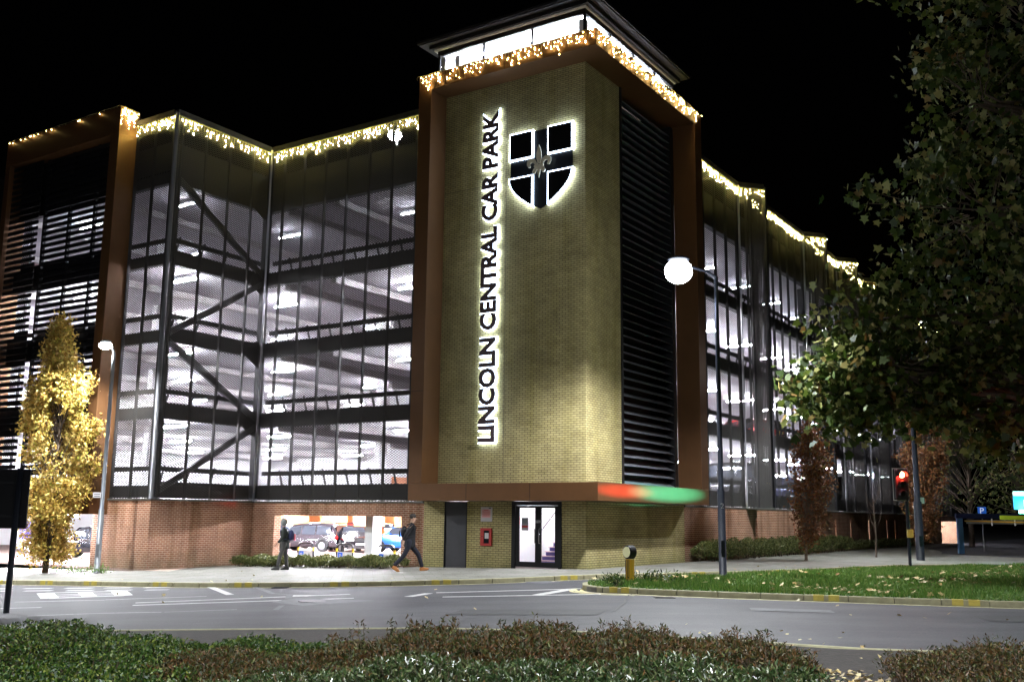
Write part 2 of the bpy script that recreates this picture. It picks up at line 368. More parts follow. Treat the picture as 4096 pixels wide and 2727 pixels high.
def smoothline(pts, it=2):
    for _ in range(it):
        q = [pts[0]]
        for a, b in zip(pts[:-1], pts[1:]):
            q.append((a[0]*.75+b[0]*.25, a[1]*.75+b[1]*.25)); q.append((a[0]*.25+b[0]*.75, a[1]*.25+b[1]*.75))
        q.append(pts[-1]); pts = q
    return pts
def resample(pts, step):
    P = [Vector((p[0],p[1])) for p in pts]; out = [P[0]]; acc = 0
    for a, b in zip(P[:-1], P[1:]):
        L = (b-a).length; d = (b-a)/max(L,1e-6); t = step-acc
        while t <= L: out.append(a+d*t); t += step
        acc = L-(t-step)
    return [tuple(p) for p in out]
def kerb_stones(name, line, step=.915, width=.14, side=1, gap=.012, z1=.006):
    st = resample(line, step); b = MB()
    for i in range(len(st)-1):
        a = Vector((*st[i],0)); c = Vector((*st[i+1],0)); d = (c-a).normalized(); nn = Vector((d.y,-d.x,0))*side*width
        a2 = a+d*gap/2; c2 = c-d*gap/2
        q = [a2, c2, c2+nn, a2+nn]; k = len(b.v)
        b.v += [(p.x,p.y,zg(p.x)-.16) for p in q] + [(p.x,p.y,zg(p.x)+z1) for p in q]
        b.f += [(k+4,k+5,k+6,k+7),(k,k+1,k+5,k+4),(k+1,k+2,k+6,k+5),(k+2,k+3,k+7,k+6),(k+3,k,k+4,k+7)]
    o = b.build(name, M_kerb); tag(o, kind='structure'); m = o.modifiers.new('bevel','BEVEL'); m.width=.012; m.segments=1; m.limit_method='ANGLE'
    return st
KL = smoothline(KERB[1:-1], 2)
kst = kerb_stones('kerb', KL)
ribbon('kerb_bedding', KL, .09, -.16, -.012, M_sill)
def outline_off(line, o, side=1):
    res = []
    P = [Vector((p[0],p[1])) for p in line]; n = len(P)
    for i in range(n):
        d = (P[min(i+1,n-1)]-P[max(i-1,0)]).normalized(); res.append(tuple(P[i]+Vector((d.y,-d.x))*side*o))
    return res
def strip_mark(name, line, width, m, side=1, off=-.116, parent=None):     # flat painted strip along a line
    a = outline_off(line, 0, side); c = outline_off(line, width, side); b = MB()
    for i in range(len(a)-1):
        b.quad((a[i][0],a[i][1],zg(a[i][0])+off),(a[i+1][0],a[i+1][1],zg(a[i+1][0])+off),(c[i+1][0],c[i+1][1],zg(c[i+1][0])+off),(c[i][0],c[i][1],zg(c[i][0])+off))
    return tag(b.build(name, m, parent), kind='structure')
strip_mark('edge_line', outline_off(KL, .26), .11, M_yline)
def blips(name, st, idx, width=.145, side=1):
    b = MB()
    for i in idx:
        if i+1 >= len(st): continue
        a = Vector((*st[i],0)); c = Vector((*st[i+1],0)); d = (c-a).normalized(); nn = Vector((d.y,-d.x,0))*side*width
        for t in (.2,.55):
            s0 = a+d*t*.9; s1 = s0+d*.22; g = zg(s0.x)
            b.quad((s0.x,s0.y,g+.011),(s1.x,s1.y,g+.011),(s1.x+nn.x,s1.y+nn.y,g+.011),(s0.x+nn.x,s0.y+nn.y,g+.011))
            e0 = s0+nn*1.03; e1 = s1+nn*1.03
            b.quad((e0.x,e0.y,g+.008),(e1.x,e1.y,g+.008),(e1.x,e1.y,g-.11),(e0.x,e0.y,g-.11))
    return tag(b.build(name, M_yblip), kind='structure')
blips('kerb_paint', kst, [7, 9, 11, 14, 17, 20, 23, 27, 32, 36])
# island with grass
IS = [(1.93,25.75),(2.02,26.6),(2.9,27.75),(4.14,28.55),(6.27,30.3),(8.87,32.1),(11.38,34.7),(13.7,36.9),(17.5,38.3),(21.5,40.6),(30,44),(42,44),(42,12),(24,17.4),(16,19.7),(10.46,21.35),(8.0,22.1),(5.3,23.05),(3.4,23.75),(2.4,24.35),(2.0,24.95)]
sheet('grass_island', IS, .0, M_grassbase)
isl = IS + [IS[0]]
k1 = smoothline([(30,15.4),(16,19.7),(10.46,21.35),(8.0,22.1),(5.3,23.05),(3.4,23.75),(2.4,24.35),(1.95,25.0),(1.9,25.75),(2.02,26.6),(2.9,27.75),(4.14,28.55),(6.27,30.3),(8.87,32.1),(11.38,34.7),(13.7,36.9),(17.5,38.3),(22,40.8)], 2)
ist = kerb_stones('island_kerb', k1, side=-1)
ribbon('island_kerb_bedding', k1, .09, -.16, -.012, M_sill, side=-1)
blips('island_kerb_paint', ist, [23,26,31], side=-1)
fl = [p for p in k1 if p[1] < 26]
strip_mark('island_edge_line', outline_off(fl, .27, -1), .13, M_yline, side=-1)
# near bed
NK = [(-40,19.3),(-17,18.5),(-6.2,17.6),(-4.3,17.47),(-.14,16.95),(4.24,14.15),(6.38,13.7),(14,11.2),(30,5)]
sheet('planting_bed', NK + [(30,-20),(-40,-20)], -.108, M_soil)
nkl = smoothline(NK, 1); ribbon('verge_kerb', nkl, .10, -.16, -.095, M_kerb, side=-1)
strip_mark('near_edge_line', outline_off(nkl, .16, -1), .09, M_yline, side=-1)
# painted markings
def stroke(b, p, q, wd, off=-.115):
    p = Vector((*p,0)); q = Vector((*q,0)); d = (q-p); L = d.length; d.normalize(); n_ = Vector((d.y,-d.x,0))*wd/2
    k = max(1, int(L/1.0)); pts = [p+d*L*i/k for i in range(k+1)]
    if p.x < 2.7 < q.x or q.x < 2.7 < p.x: pts.append(p+d*((2.7-p.x)/d.x)); pts.sort(key=lambda s: (s-p).length)
    for a, c in zip(pts[:-1], pts[1:]):
        b.quad(*[(s.x,s.y,zg(s.x)+off) for s in (a-n_, c-n_, c+n_, a+n_)])
b = MB()
for p, q, wd in [((-8.52,23.9),(-3.87,25.45),.20),((-8.33,23.2),(-3.58,24.14),.20),((-8.38,29.3),(-6.93,26.0),.20),((-2.34,24.28),(-1.94,25.25),.24),
                 ((-1.77,25.4),(1.38,25.8),.18),((1.38,25.8),(1.85,26.02),.18),((-1.53,24.0),(2.1,23.97),.18),((.65,24.1),(1.48,25.7),.30),((-5.3,25.35),(-4.75,25.15),.4)]:
    stroke(b, p, q, wd)
for p, q in [((-13.99,30.11),(-13.11,29.98)),((-12.69,29.91),(-11.86,29.78)),((-11.49,29.72),(-10.70,29.60)),((-10.30,29.54),(-9.61,29.43)),((-15.19,30.30),(-14.37,30.17)),
             ((-13.43,28.96),(-12.64,28.94)),((-12.18,28.77),(-11.43,28.76)),((-11.03,28.60),(-10.31,28.59)),((-9.89,28.43),(-9.26,28.43)),((-14.58,29.13),(-13.85,29.12))]:
    stroke(b, p, q, .26)
tag(b.build('road_markings', M_line), kind='structure')
b = MB()
for p, q, wd in [((-12.39,27.94),(-10.49,28.12),.20),((-11.36,25.91),(-9.71,26.41),.26),((-12.39,27.94),(-11.36,25.91),.42),((-10.49,28.12),(-9.71,26.41),.42),((-11.89,27.11),(-10.15,27.30),.16),((-11.69,26.55),(-9.95,26.90),.16),((-11.32,27.9),(-10.44,26.1),.35)]:
    stroke(b, p, q, wd)
tag(b.build('lane_box_marking', M_line), kind='structure')
b = MB()
for p, q, wd in [((-11.71,24.85),(-9.63,24.97),.16),((-9.66,25.05),(-7.4,25.6),.16),((-9.61,20.96),(-8.30,21.30),.10),((-8.3,21.3),(-7.05,21.3),.12),((-7.0,21.3),(-5.6,21.6),.06),((-11.15,22.98),(-10.3,23.1),.20)]:
    stroke(b, p, q, wd)
tag(b.build('worn_road_markings', M_lineworn), kind='structure')
b = MB()
for arc in ([(2.05,26.15),(1.72,25.95),(1.48,25.5),(1.50,24.9),(1.72,24.35),(2.1,23.85),(2.8,23.4)], [(1.95,25.95),(1.78,25.6),(1.74,25.1),(1.85,24.6),(2.15,24.15)]):
    for a, c in zip(arc[:-1], arc[1:]): stroke(b, a, c, .09)
tag(b.build('yellow_nose_lines', M_yline), kind='structure')
# repair patches, cracks and covers
M_patch = mat('pale_asphalt_patch', (.13,.13,.14), .8, noise=.3, nscale=10)
M_crack = mat('crack_filler', (.018,.018,.02), .6)
M_coverm = mat('manhole_iron', (.16,.155,.16), .5, .5, noise=.3, nscale=20)
def polyg(name, pts, off, m): return sheet(name, pts, off, m)
polyg('asphalt_patch', [(-5.33,23.4),(-5.0,24.45),(-3.7,23.7),(-3.0,23.3),(-4.38,22.25)], -.114, M_patch)
b = MB()
for p, q, wd in [((-7.30,29.6),(-5.90,26.1),.16),((-5.90,26.1),(-5.36,25.6),.2),((-5.36,25.6),(-5.15,24.4),.16),((-4.85,22.4),(-4.74,21.3),.12)]: stroke(b, p, q, wd, -.111)
tag(b.build('trench_scar', M_patch), kind='structure')
b = MB()
pts = [(2.78,23.7),(2.6,23.2),(2.62,22.8),(2.45,22.2),(2.4,21.6),(2.19,20.7),(1.98,19.7)]
for p, q in zip(pts[:-1], pts[1:]): stroke(b, p, q, .035, -.11)
tag(b.build('road_crack', M_crack), kind='structure')
polyg('asphalt_patch', [(8.4,18.3),(11.6,17.4),(11.9,18.6),(9.6,19.4),(8.5,19.2)], -.113, M_dpatch)
polyg('asphalt_patch', [(-1.2,19.6),(1.6,19.0),(1.9,20.1),(-.9,20.6)], -.112, M_dpatch)
polyg('asphalt_patch', [(4.6,19.9),(6.1,19.6),(6.2,20.2),(4.7,20.5)], -.112, M_patch)
for gx, gy in ((-6.2,28.35),(3.4,22.95)):
    gb = MB(); gb.box(-.22,.22,-.2,.2,-.119,-.106)
    for q_ in range(5): gb.box(-.2,.2,-.17+q_*.08,-.14+q_*.08,-.106,-.103)
    go_ = gb.build('drain_grate', M_crack); go_.location = (gx,gy,zg(gx)); tag(go_, 'dark iron gully grate at the far kerb' if gx < 0 else 'dark iron gully grate beside the grass island kerb', 'drain')
polyg('road_cover', [(.30,29.0),(.94,29.3),(1.47,28.75),(.90,28.15)], -.113, M_patch)
b = MB(); b.tube([(-4.4,23.4,zg(-4.4)-.118),(-4.4,23.4,zg(-4.4)-.104)], .31, 20); tag(b.build('manhole_cover', M_coverm), 'round iron manhole cover in a pale asphalt patch on the road', 'manhole cover')

# ------------------------------------------------------------------ THE CAR PARK
CP = bthing('car_park_building', 'large multi-storey car park wrapped in dark expanded metal mesh over a red brick base', 'building')
ZT = 16.95; ZB = 2.12; YL = .957; LV = [2.16, 5.10, 8.03, 11.05, 14.30]
_pm = {}
def panel_mesh(wd, H=ZT-ZB, dx=.08, p=.046, sw=.033, dep=.014):
    key = round(wd, 2)
    if key in _pm: return _pm[key]
    nx = max(2, int(round(wd/dx))); dx = wd/nx; nz = int(H/p)
    i = np.arange(nx+1); V = []; F = []
    for j in range(nz):
        z = p*(j+.5) + np.where((i+j) % 2 == 0, p*.46, -p*.46)
        a = np.stack([i*dx, np.full(nx+1, -dep/2), z-sw/2], 1); c = np.stack([i*dx, np.full(nx+1, dep/2), z+sw/2], 1)
        base = j*2*(nx+1); V.append(a); V.append(c)
        k = np.arange(nx); F.append(np.stack([base+k, base+k+1, base+nx+1+k+1, base+nx+1+k], 1))
    me = npmesh('mesh_panel', np.concatenate(V), np.concatenate(F), 4, M_mesh); _pm[key] = me; return me
mull = []
def facade(p0, p1, marks=None, step=1.2, posts=True, mdep=.10):
    p0 = Vector((*p0, 0)); p1 = Vector((*p1, 0)); L = (p1-p0).length; d = (p1-p0).normalized(); ang = math.atan2(d.y, d.x)
    if marks is None:
        k = max(1, int(round(L/step))); marks = [L*i/k for i in range(k+1)]
    for a, c in zip(marks[:-1], marks[1:]):
        o = link(panel_mesh(c-a-.02), 'mesh_panel', CP); q = p0+d*(a+.01); o.location = (q.x, q.y, ZB); o.rotation_euler = (0,0,ang)
    nn = Vector((-d.y, d.x, 0))
    for a in marks:
        q = p0+d*a + nn*0
        mull.append((q, ang))
facade((YL,7.6), (YL,16.27), [0,.78,2.0,3.18,4.37,5.57,6.78,7.96,8.67])
facade((YL,16.27), (-4.0,16.27), [0,.95,2.19,3.42,4.6,4.957])
facade((-4.0,16.27), (-4.0,18.72), [0,.25,1.36,2.45])
# toothed long side
TIPS = [16.5,26.2,32.5,38.6,45.0,51.3,57.6]; s = 8.9
for t_ in TIPS:
    facade((s,1.0), (t_-1.05,1.0)); facade((t_-1.05,1.0), (t_,.05), [0,.7,1.416]); facade((t_,.05), (t_+.3,.98), [0,.977]); s = t_+.3
# sliver beyond the copper block
facade((-3.2,26.9), (-3.2,33.5))
me_m = MB().box(-.03,.03,-.06,.06,0,ZT-ZB).mesh('mullion', M_dark)
for q, ang in mull[:95]:
    o = link(me_m, 'mullion', CP); o.location = (q.x, q.y, ZB); o.rotation_euler = (0,0,ang)
    off = Vector((-math.sin(ang), math.cos(ang), 0))      # set just behind the mesh
    if off.dot(q - Vector((-28.2, -15.2, 0))) < 0: off = -off
    o.location = Vector((q.x, q.y, ZB)) + off*.085
# top rim
def rimseg(a, c, z0=ZT-.12, z1=ZT+.10):
    a = Vector((*a,0)); c = Vector((*c,0)); MB().beam((a.x,a.y,(z0+z1)/2),(c.x,c.y,(z0+z1)/2),.16,z1-z0).build('top_rim', M_dark, CP)
rimseg((YL,7.6),(YL,16.2)); rimseg((YL-.1,16.27),(-4.0,16.27)); rimseg((-4,16.4),(-4,18.7)); rimseg((-3.2,26.9),(-3.2,33.5))
s = 8.9
for t_ in TIPS: rimseg((s,1.0),(t_-1.1,1.0)); rimseg((t_-1.03,.98),(t_-.03,.08)); s = t_+.3
# corner posts and downpipes
for (a, c, r_, m_) in [(-4.03,16.24,.085,M_post),(YL-.10,16.17,.045,M_pipe),(15.45,.93,.05,M_pipe),(25.15,.93,.05,M_pipe),(31.45,.93,.05,M_pipe),(37.5,.93,.05,M_pipe)]:
    MB().tube([(a,c,ZB-.02),(a,c,ZT-.05)], r_, 12).build('downpipe' if m_ is M_pipe else 'corner_post', m_, CP, True)
for t_ in TIPS: MB().box(t_-.05,t_+.05,.0,.12,ZB,ZT).build('corner_post', M_dark, CP)
# base walls
SILL = [((YL-.06,YL+.5),(7.58,16.5)), ((-4.06,-3.6),(16.21,19.6))]
def wall(b, u0,u1,v0,v1,z0,z1): b.box(u0,u1,v0,v1,z0,z1)
b = MB(); T = .35
wall(b, YL,YL+T, 7.56,8.57, -.75,2.05); wall(b, YL,YL+T, 8.57,15.05, -.75,-.22); wall(b, YL,YL+T, 8.57,15.05, 1.56,2.05); wall(b, YL,YL+T, 15.05,16.27, -.75,2.05)
b.build('brick_wall', M_red, CP)
b = MB(); wall(b, -4.0+.004,YL+T, 16.27,16.27+T, -.9,2.05); wall(b, -4.0,-4.0+T, 16.262,19.6, -.9,2.05); b.build('brick_wall', M_red, CP)
b = MB(); SL = [16.66,22.0,26.17,29.16,32.18,36.24,40.73,42.9,47.0,51.0]; s = 8.73
for k, q in enumerate(SL):
    wall(b, s,q-.11, .957,.957+T, -.75,2.05); wall(b, q-.11,q+.11, .957,.957+T, 1.66,2.05); wall(b, q-.11,q+.11, .957,.957+T, -.75,.30); s = q+.11
wall(b, s,58.3, .957,.957+T, -.75,2.05); wall(b, 58.3,65.0, .957,.957+T, 1.66,2.05)
b.build('brick_wall', M_red, CP)
# sill strip between brick and mesh
b = MB(); b.box(YL-.05,YL+.5,7.56,16.20,2.052,2.118); b.box(-4.05,YL+.5,16.21,16.75,2.052,2.118); b.box(-4.05,-3.5,16.76,19.6,2.052,2.118)
b.box(8.75,58.3,.93,1.5,2.052,2.118)
for t_ in TIPS: b.prism([(t_-1.1,.925),(t_,-.02),(t_+.36,.925)], 2.053,2.115)
b.build('sill_flashing', M_sill, CP)
# floors: slabs, edge beams, rails, columns
RECT = [(1.5,10.2,7.75,17.0),(10.2,58.0,1.55,17.0),(1.5,32.0,17.0,46.0),(-3.4,1.5,16.95,46.0)]
for k, z in enumerate(LV):
    b = MB()
    for (a,c,d,e) in RECT: b.box(a,c,d,e,z+.12,z+.36)
    b.build('floor_slab', M_soffit, CP)
    # edge beam (steel) on the street side
    b = MB(); b.box(1.25,1.5,7.72,16.9,z,z+.44); b.box(-3.65,1.24,16.68,16.94,z,z+.44); b.box(-3.65,-3.41,16.95,34,z,z+.44)
    b.box(9.6,58,1.28,1.54,z,z+.44)
    b.build('edge_beam', M_dark, CP)
    b = MB(); b.box(1.30,1.42,7.73,16.85,z+.445,z+.60); b.box(-3.6,1.2,16.75,16.87,z+.445,z+.60); b.box(9.6,58,1.34,1.46,z+.445,z+.60)
    b.build('edge_upstand', M_dark, CP)
    if k < 4:
        b = MB(); zr = z+1.08
        b.box(1.62,1.70,7.9,16.6,zr-.09,zr+.09); b.box(-3.3,1.5,17.02,17.10,zr-.09,zr+.09); b.box(-3.3,-3.22,17.2,33,zr-.09,zr+.09); b.box(10.4,57.5,1.66,1.74,zr-.09,zr+.09)
        for q in np.arange(8.3,16.7,1.2): b.beam((1.8,q,z+.36),(1.66,q+.15,zr+.16),.06,.06)
        for q in np.arange(-3.0,1.4,1.2): b.beam((q,17.2,z+.36),(q+.15,17.07,zr+.16),.06,.06)
        for q in np.arange(10.8,57,1.2): b.beam((q,1.85,z+.36),(q+.15,1.7,zr+.16),.06,.06)
        b.build('barrier_rail', M_dark, CP)
        # downstand beams under the slab above, painted
        z1 = LV[k+1]+.12; b = MB()
        for q in (13.0, 15.6, 21, 27, 33): 
            if q > 17: b.box(-3.2,19.8,q-.15,q+.15,z1-.28,z1-.002)
            elif q > 8: b.box(1.6,57.8,q-.15,q+.15,z1-.28,z1-.002)
        b.build('ceiling_beam', M_conc, CP)
for z0, z1 in zip([-.42]+[z+.36 for z in LV[:4]], [z+.12 for z in LV]):
    pass
b = MB()
boxes('column', M_white, CP, [(a-.19,a+.19,c-.19,c+.19,-.42,2.2) for (a,c) in [(1.9,10.76),(27.0,33.9),(16,33),(24,30)]])
boxes('column', M_white, CP, [(a-.16,a+.16,c-.16,c+.16,-.42,14.4) for (a,c) in [(8.5,16.2),(8.5,24.4),(1.9,24.4)]])
boxes('column', M_dark, CP, [(a-.15,a+.15,c,c+.3,-.42,14.4) for a in (12.5,20,27.5,35,42.5,50) for c in (1.75,9.8)])
# inner back walls with painted bands
for lv in range(5):
    z0 = -.42 if lv == 0 else LV[lv-1]+.36; z1 = LV[lv]+.12
    g_ = lv == 0
    boxes('inner_wall', M_white if lv < 4 else M_pink, CP, [(32.0 if g_ else 20.0,32.2 if g_ else 20.2,17.2,46,z0,z1),(32.2 if g_ else 10.2,58,17.0,17.15,z0,z1),(-3.4,32 if g_ else 20,46 if g_ else 34,46.2 if g_ else 34.2,z0,z1),(10.05,10.2,2.0,7.6,z0,z1)])
    if lv:
        b = MB(); b.box(19.97,19.995,17.4,33.8,z0+.35,z0+.95); b.box(10.4,57.8,16.97,16.995,z0+.35,z0+.95); b.build('painted_band', M_orange, CP)
b = MB(); b.box(-4.0,64,1.3,45.9,-.5,-.42); b.build('ground_deck', M_gfloor, CP)
# roof level parapet screens
b = MB(); b.box(1.44,1.50,7.75,16.9,14.87,16.0); b.box(-3.6,1.4,16.90,16.95,14.87,16.0); b.box(-3.6,-3.55,16.96,33,14.87,16.0); b.box(9.7,57.9,1.55,1.60,14.87,16.0)
b.build('roof_parapet', M_dark, CP)
# zigzag bracing in the side bay
for (a, za, c, zc) in [(-3.6,14.5,1.15,11.35),(1.15,11.2,-3.6,8.3),(-3.6,8.1,1.15,5.35),(1.15,5.2,-3.6,2.35)]:
    MB().beam((a,16.55,za),(c,16.55,zc),.14,.24).build('diagonal_brace', M_post, CP)
b = MB(); b.box(1.0,1.22,16.40,16.66,2.1,14.9); b.box(-3.75,-3.5,16.45,16.66,2.1,14.9); b.build('steel_column', M_dark, CP)
for z in LV[1:]: MB().extr([(1.0,16.5,z-.45),(1.0,16.5,z+.75),(.45,16.5,z+.35),(.35,16.5,z-.05)], (0,.03,0)).build('gusset_plate', M_dark, CP)
# copper framed louvre block at the far left
b = MB(); b.box(-4.8,-3.9,18.74,19.28,1.53,16.35); b.box(-4.8,-3.9,26.25,26.6,1.53,16.35); b.box(-4.8,-3.9,18.74,26.6,16.352,17.45); b.box(-4.8,-3.9,19.285,26.245,1.53,2.2)
b.build('copper_frame', M_copper, CP, bevel=.01)
b = MB()
for z in np.arange(2.5,16.2,.262):
    b.box(-4.42,-4.38,19.28,24.0,z,z+.155); b.box(-4.60,-4.56,24.1,26.25,z,z+.155)
b.build('louvre_slats', M_black, CP)
b = MB()
for q in (20.6,22.3,24.05): b.box(-4.37,-4.25,q-.07,q+.07,2.3,16.35)
for z in LV: b.box(-4.2,-4.05,19.3,26.2,z-.30,z+.62)
b.box(-4.2,-4.05,19.3,26.2,14.6,16.35)
b.build('louvre_backing', M_black, CP)
# far right: concrete panel and solid end over the exit
M_panel = mat('grey_render_panel', (.20,.20,.19), .85, noise=.25, nscale=1)
MB().box(58.6,63.2,.1,.9,3.9,12.2).build('wall_panel', M_panel, CP)
MB().box(58.3,66.5,1.0,1.4,2.12,16.5).build('end_wall', M_dark, CP)
MB().box(65.0,65.35,.957,6,-.6,2.1).build('exit_wall', M_red, CP)
b = MB(); b.box(58.3,65,8.0,8.2,-.42,2.1); b.build('exit_back_wall', mat('cream_wall',(.8,.62,.42),.7), CP)
b = MB(); b.box(58.3,65,1.3,8.0,1.9,2.1); b.build('exit_ceiling', M_white, CP)

# fluorescent battens
lights = []
for k, z in enumerate(LV):
    zt = z-.10+(.0 if k else -.02)
    for a in (-1.6,4.1,10.3,16.3):
        for c in (10.9,18.2,24.9,31.4):
            if a < 1 and c < 17: continue
            if a > 20: continue
            if k == 0 and a < 0: continue
            lights.append((a,c,zt))
    for a in (19.5,24.5,29.5,34.5,39.5,44.5,49.5,54.5):
        for c in (4.5,10.9): lights.append((a,c,zt))
    lights.append((13.5,4.5,zt))
for q in ((3.2,14.6),(3.2,9.0),(7.0,13),(7,20),(1,21.5),(-2.4,21.5),(-2.4,27),(12,25),(18,22),(12,31),(18,29),(24,36),(24,28),(61,4),(60,2.6),(63,5.5),(-3.2,23.2),(-3.0,30.5),(-4.3,20.8),(-4.3,23.6),(-4.3,27.2)): lights.append((q[0],q[1],1.9 if q[0] > -4 else 1.46))  # includes extra battens added to whiten the left entrance and the exit
gl_ = sorted(range(len(lights)-21, len(lights)), key=lambda q_: W(lights[q_][0],lights[q_][1]).y)
gord = {q_: '%d%s' % (k_+1, {1:'st',2:'nd',3:'rd',21:'st'}.get(k_+1,'th')) for k_, q_ in enumerate(gl_)}
tb = None
tube_T = MB().tube([(0,-.72,0),(0,.72,0)], .038, 8).mesh('tube', M_tubeT, True); tube_G = MB().tube([(0,-.72,0),(0,.72,0)], .038, 8).mesh('tube', M_tubeG, True)
for i, (a, c, z) in enumerate(lights):
    lv = ['ground','first','second','third','top'][min(range(5), key=lambda q_: abs(LV[q_]-z))]
    if i == 0:
        tb = bthing('ceiling_light', '', 'ceiling light', 'fluorescent battens under the parking decks')
        MB().box(-.05,.05,-.75,.75,.03,.075).build('batten', M_white, tb); MB().tube([(0,-.72,0),(0,.72,0)], .038, 8).build('tube', M_tube, tb, True); o = tb
    else:
        o = copy_tree(tb)
    if lv == 'top' and i < len(lights)-21:
        for ch_ in o.children:
            if ch_.name.startswith('tube'): ch_.data = tube_T
    elif i >= len(lights)-21 or lv == 'ground':
        for ch_ in o.children:
            if ch_.name.startswith('tube'): ch_.data = tube_G
    ORD = ['first','second','third','fourth','fifth','sixth','seventh','eighth']
    if i >= len(lights)-21: o['label'] = 'fluorescent batten over the ground floor bays, %s in order back from the street' % gord[i]
    elif a in (19.5,24.5,29.5,34.5,39.5,44.5,49.5,54.5): o['label'] = 'fluorescent batten under the %s ceiling of the long side, %s along, %s row' % (lv, ORD[[19.5,24.5,29.5,34.5,39.5,44.5,49.5,54.5].index(a)], 'street' if c < 8 else 'inner')
    elif a == 13.5: o['label'] = 'fluorescent batten under the %s ceiling just behind the tower on the long side' % lv
    else: o['label'] = 'fluorescent batten under the %s ceiling left of the tower, %s row back, %s sideways' % (lv, ORD[[-1.6,4.1,10.3,16.3].index(a)], ORD[[10.9,18.2,24.9,31.4].index(c)])
    o.location = W(a, c, z); o.rotation_euler = (0,0,ROT)

# ------------------------------------------------------------------ THE STAIR TOWER
TW = bthing('stair_tower', 'tall corner stair tower of buff brick in a copper frame under a lit glass lantern', 'tower')
UR, VL = 8.90, 7.54; S0, S1 = 17.23, 17.83
b = MB()   # upper band ring (roof frame) as one L-shaped deep fascia, then columns and lower band
b.prism([(0,0),(UR,0),(UR,YL+.5),(YL+.5,YL+.5),(YL+.5,VL),(0,VL)], S0, S1)
b.prism([(0,0),(UR,0),(UR,YL-.005),(YL-.005,YL-.005),(YL-.005,VL),(0,VL)], 2.118, 2.70)
b.box(0,YL-.004, 6.96,VL, 2.704, S0-.004); b.box(UR-.66,UR, 0,YL-.004, 2.704, S0-.004)
b.build('copper_frame', M_copper, TW, bevel=.008)
b = MB()  # fine joints of the cladding panels
for q in (5.04, 2.5): b.box(-.003,.02,q-.006,q+.006,2.12,2.70)
b.box(-.003,.02,6.99,7.51,5.95,5.965); b.box(-.003,.02,3.7,3.712,S0,S1)
b.build('panel_joint', M_black, TW)
M_joint = mat('movement_joint', (.16,.14,.08), .9)
b = MB()
b.box(YL, YL+.3, YL, 6.66, 2.12, S0-.01); b.box(YL, YL+.3, 6.66, 7.9, 2.12, S0-.01)
b.box(YL+.304, 3.50, YL, YL+.3, -.2, S0-.01)
b.box(YL, YL+.3, YL, 1.86, -.3, 2.116); b.box(YL, YL+.3, 3.80, 5.66, -.35, 2.116); b.box(YL, YL+.3, 6.64, 7.555, -.45, 2.116)
b.box(3.50, 8.73, YL, YL+.3, -.2, 2.116)
b.build('brick_wall', M_yellow, TW)
b = MB()
for q in (4.18,): b.box(YL-.004, YL+.02, q-.009, q+.009, 2.7, S0)
b.box(YL-.004,YL+.02,4.2,6.95,10.2,10.215); b.box(YL-.004,YL+.02,4.2,6.95,13.4,13.415)
b.build('movement_joint', M_joint, TW)
# louvred side bay
b = MB(); b.box(3.50,3.60,YL-.05,1.9,2.70,S0); b.box(3.6,UR-.6,1.75,1.9,2.70,S0); b.build('louvre_backing', M_black, TW)
M_louv = mat('louvre_grey', (.19,.20,.22), .5, .0)
b = MB()
for z in np.arange(2.78,16.9,.305): b.extr([(3.72,YL+.02,z),(3.72,YL+.50,z+.235),(3.72,YL+.52,z+.235),(3.72,YL+.04,z-.004)], (4.25,0,0))
b.build('louvre_blades', M_louv, TW)
b = MB(); b.box(3.60,3.72,YL+.10,1.74,2.71,S0-.02); b.box(7.97,8.24,YL,1.74,2.71,S0-.02); b.build('louvre_frame', M_black, TW)
# lantern
b = MB(); b.box(.85,8.2,.9,7.3,17.834,17.90); b.build('lantern_floor', M_white, TW)
b = MB(); b.box(8.0,8.15,1.0,7.25,17.9,18.93); b.box(1.0,8.0,7.1,7.25,17.9,18.93); b.box(3.2,7.9,3.4,3.55,17.9,18.93); b.build('lantern_wall', M_white, TW)
b = MB(); b.box(1.1,1.35,1.05,1.3,17.9,18.93); b.box(1.1,1.3,6.5,6.7,17.9,18.93); b.box(1.3,1.36,5.9,6.1,17.9,18.6); b.build('lantern_post', M_white, TW)
b = MB()
for q in (.93,3.08,5.20,7.27): b.box(.83,.91,q-.045,q+.045,17.9,18.95)
for q in (2.70,4.58,6.45,8.17): b.box(q-.045,q+.045,.88,.96,17.9,18.95)
b.box(.80,.93,.87,7.32,18.95,19.13); b.box(.935,8.22,.87,1.0,18.95,19.13)
b.build('mullion', M_black, TW)
b = MB(); b.box(.86,.875,.97,7.2,17.9,18.94); b.box(1.0,8.1,.915,.93,17.9,18.94)
MG = bpy.data.materials.new('lantern_glass'); MG.use_nodes = True; n_ = MG.node_tree
tr = n_.nodes.new('ShaderNodeBsdfTransparent'); gl = n_.nodes.new('ShaderNodeBsdfGlossy'); gl.inputs['Roughness'].default_value = .05
ms = n_.nodes.new('ShaderNodeMixShader'); ms.inputs[0].default_value = .06
n_.links.new(tr.outputs[0], ms.inputs[1]); n_.links.new(gl.outputs[0], ms.inputs[2]); n_.links.new(ms.outputs[0], n_.nodes['Material Output'].inputs[0])
b.build('pane', MG, TW)
b = MB()
b.prism([(.72,.80),(8.3,.80),(8.3,7.45),(.72,7.45)], 19.134, 19.20)
b.build('soffit', M_white, TW)
b = MB(); b.prism([(.60,.66),(8.42,.66),(8.42,7.6),(.60,7.6)], 19.20, 19.36); b.build('fascia', M_black, TW)
b = MB(); b.prism([(.40,.36),(8.62,.36),(8.62,7.95),(.40,7.95)], 19.36, 19.40); b.build('eaves_board', M_dark, TW)
b = MB(); b.prism([(.34,.30),(8.68,.30),(8.68,8.0),(.34,8.0)], 19.40, 19.50); b.build('roof', M_black, TW)
MB().box(1.2,7.8,1.25,1.35,18.86,18.92).build('strip_light', M_tube, TW)
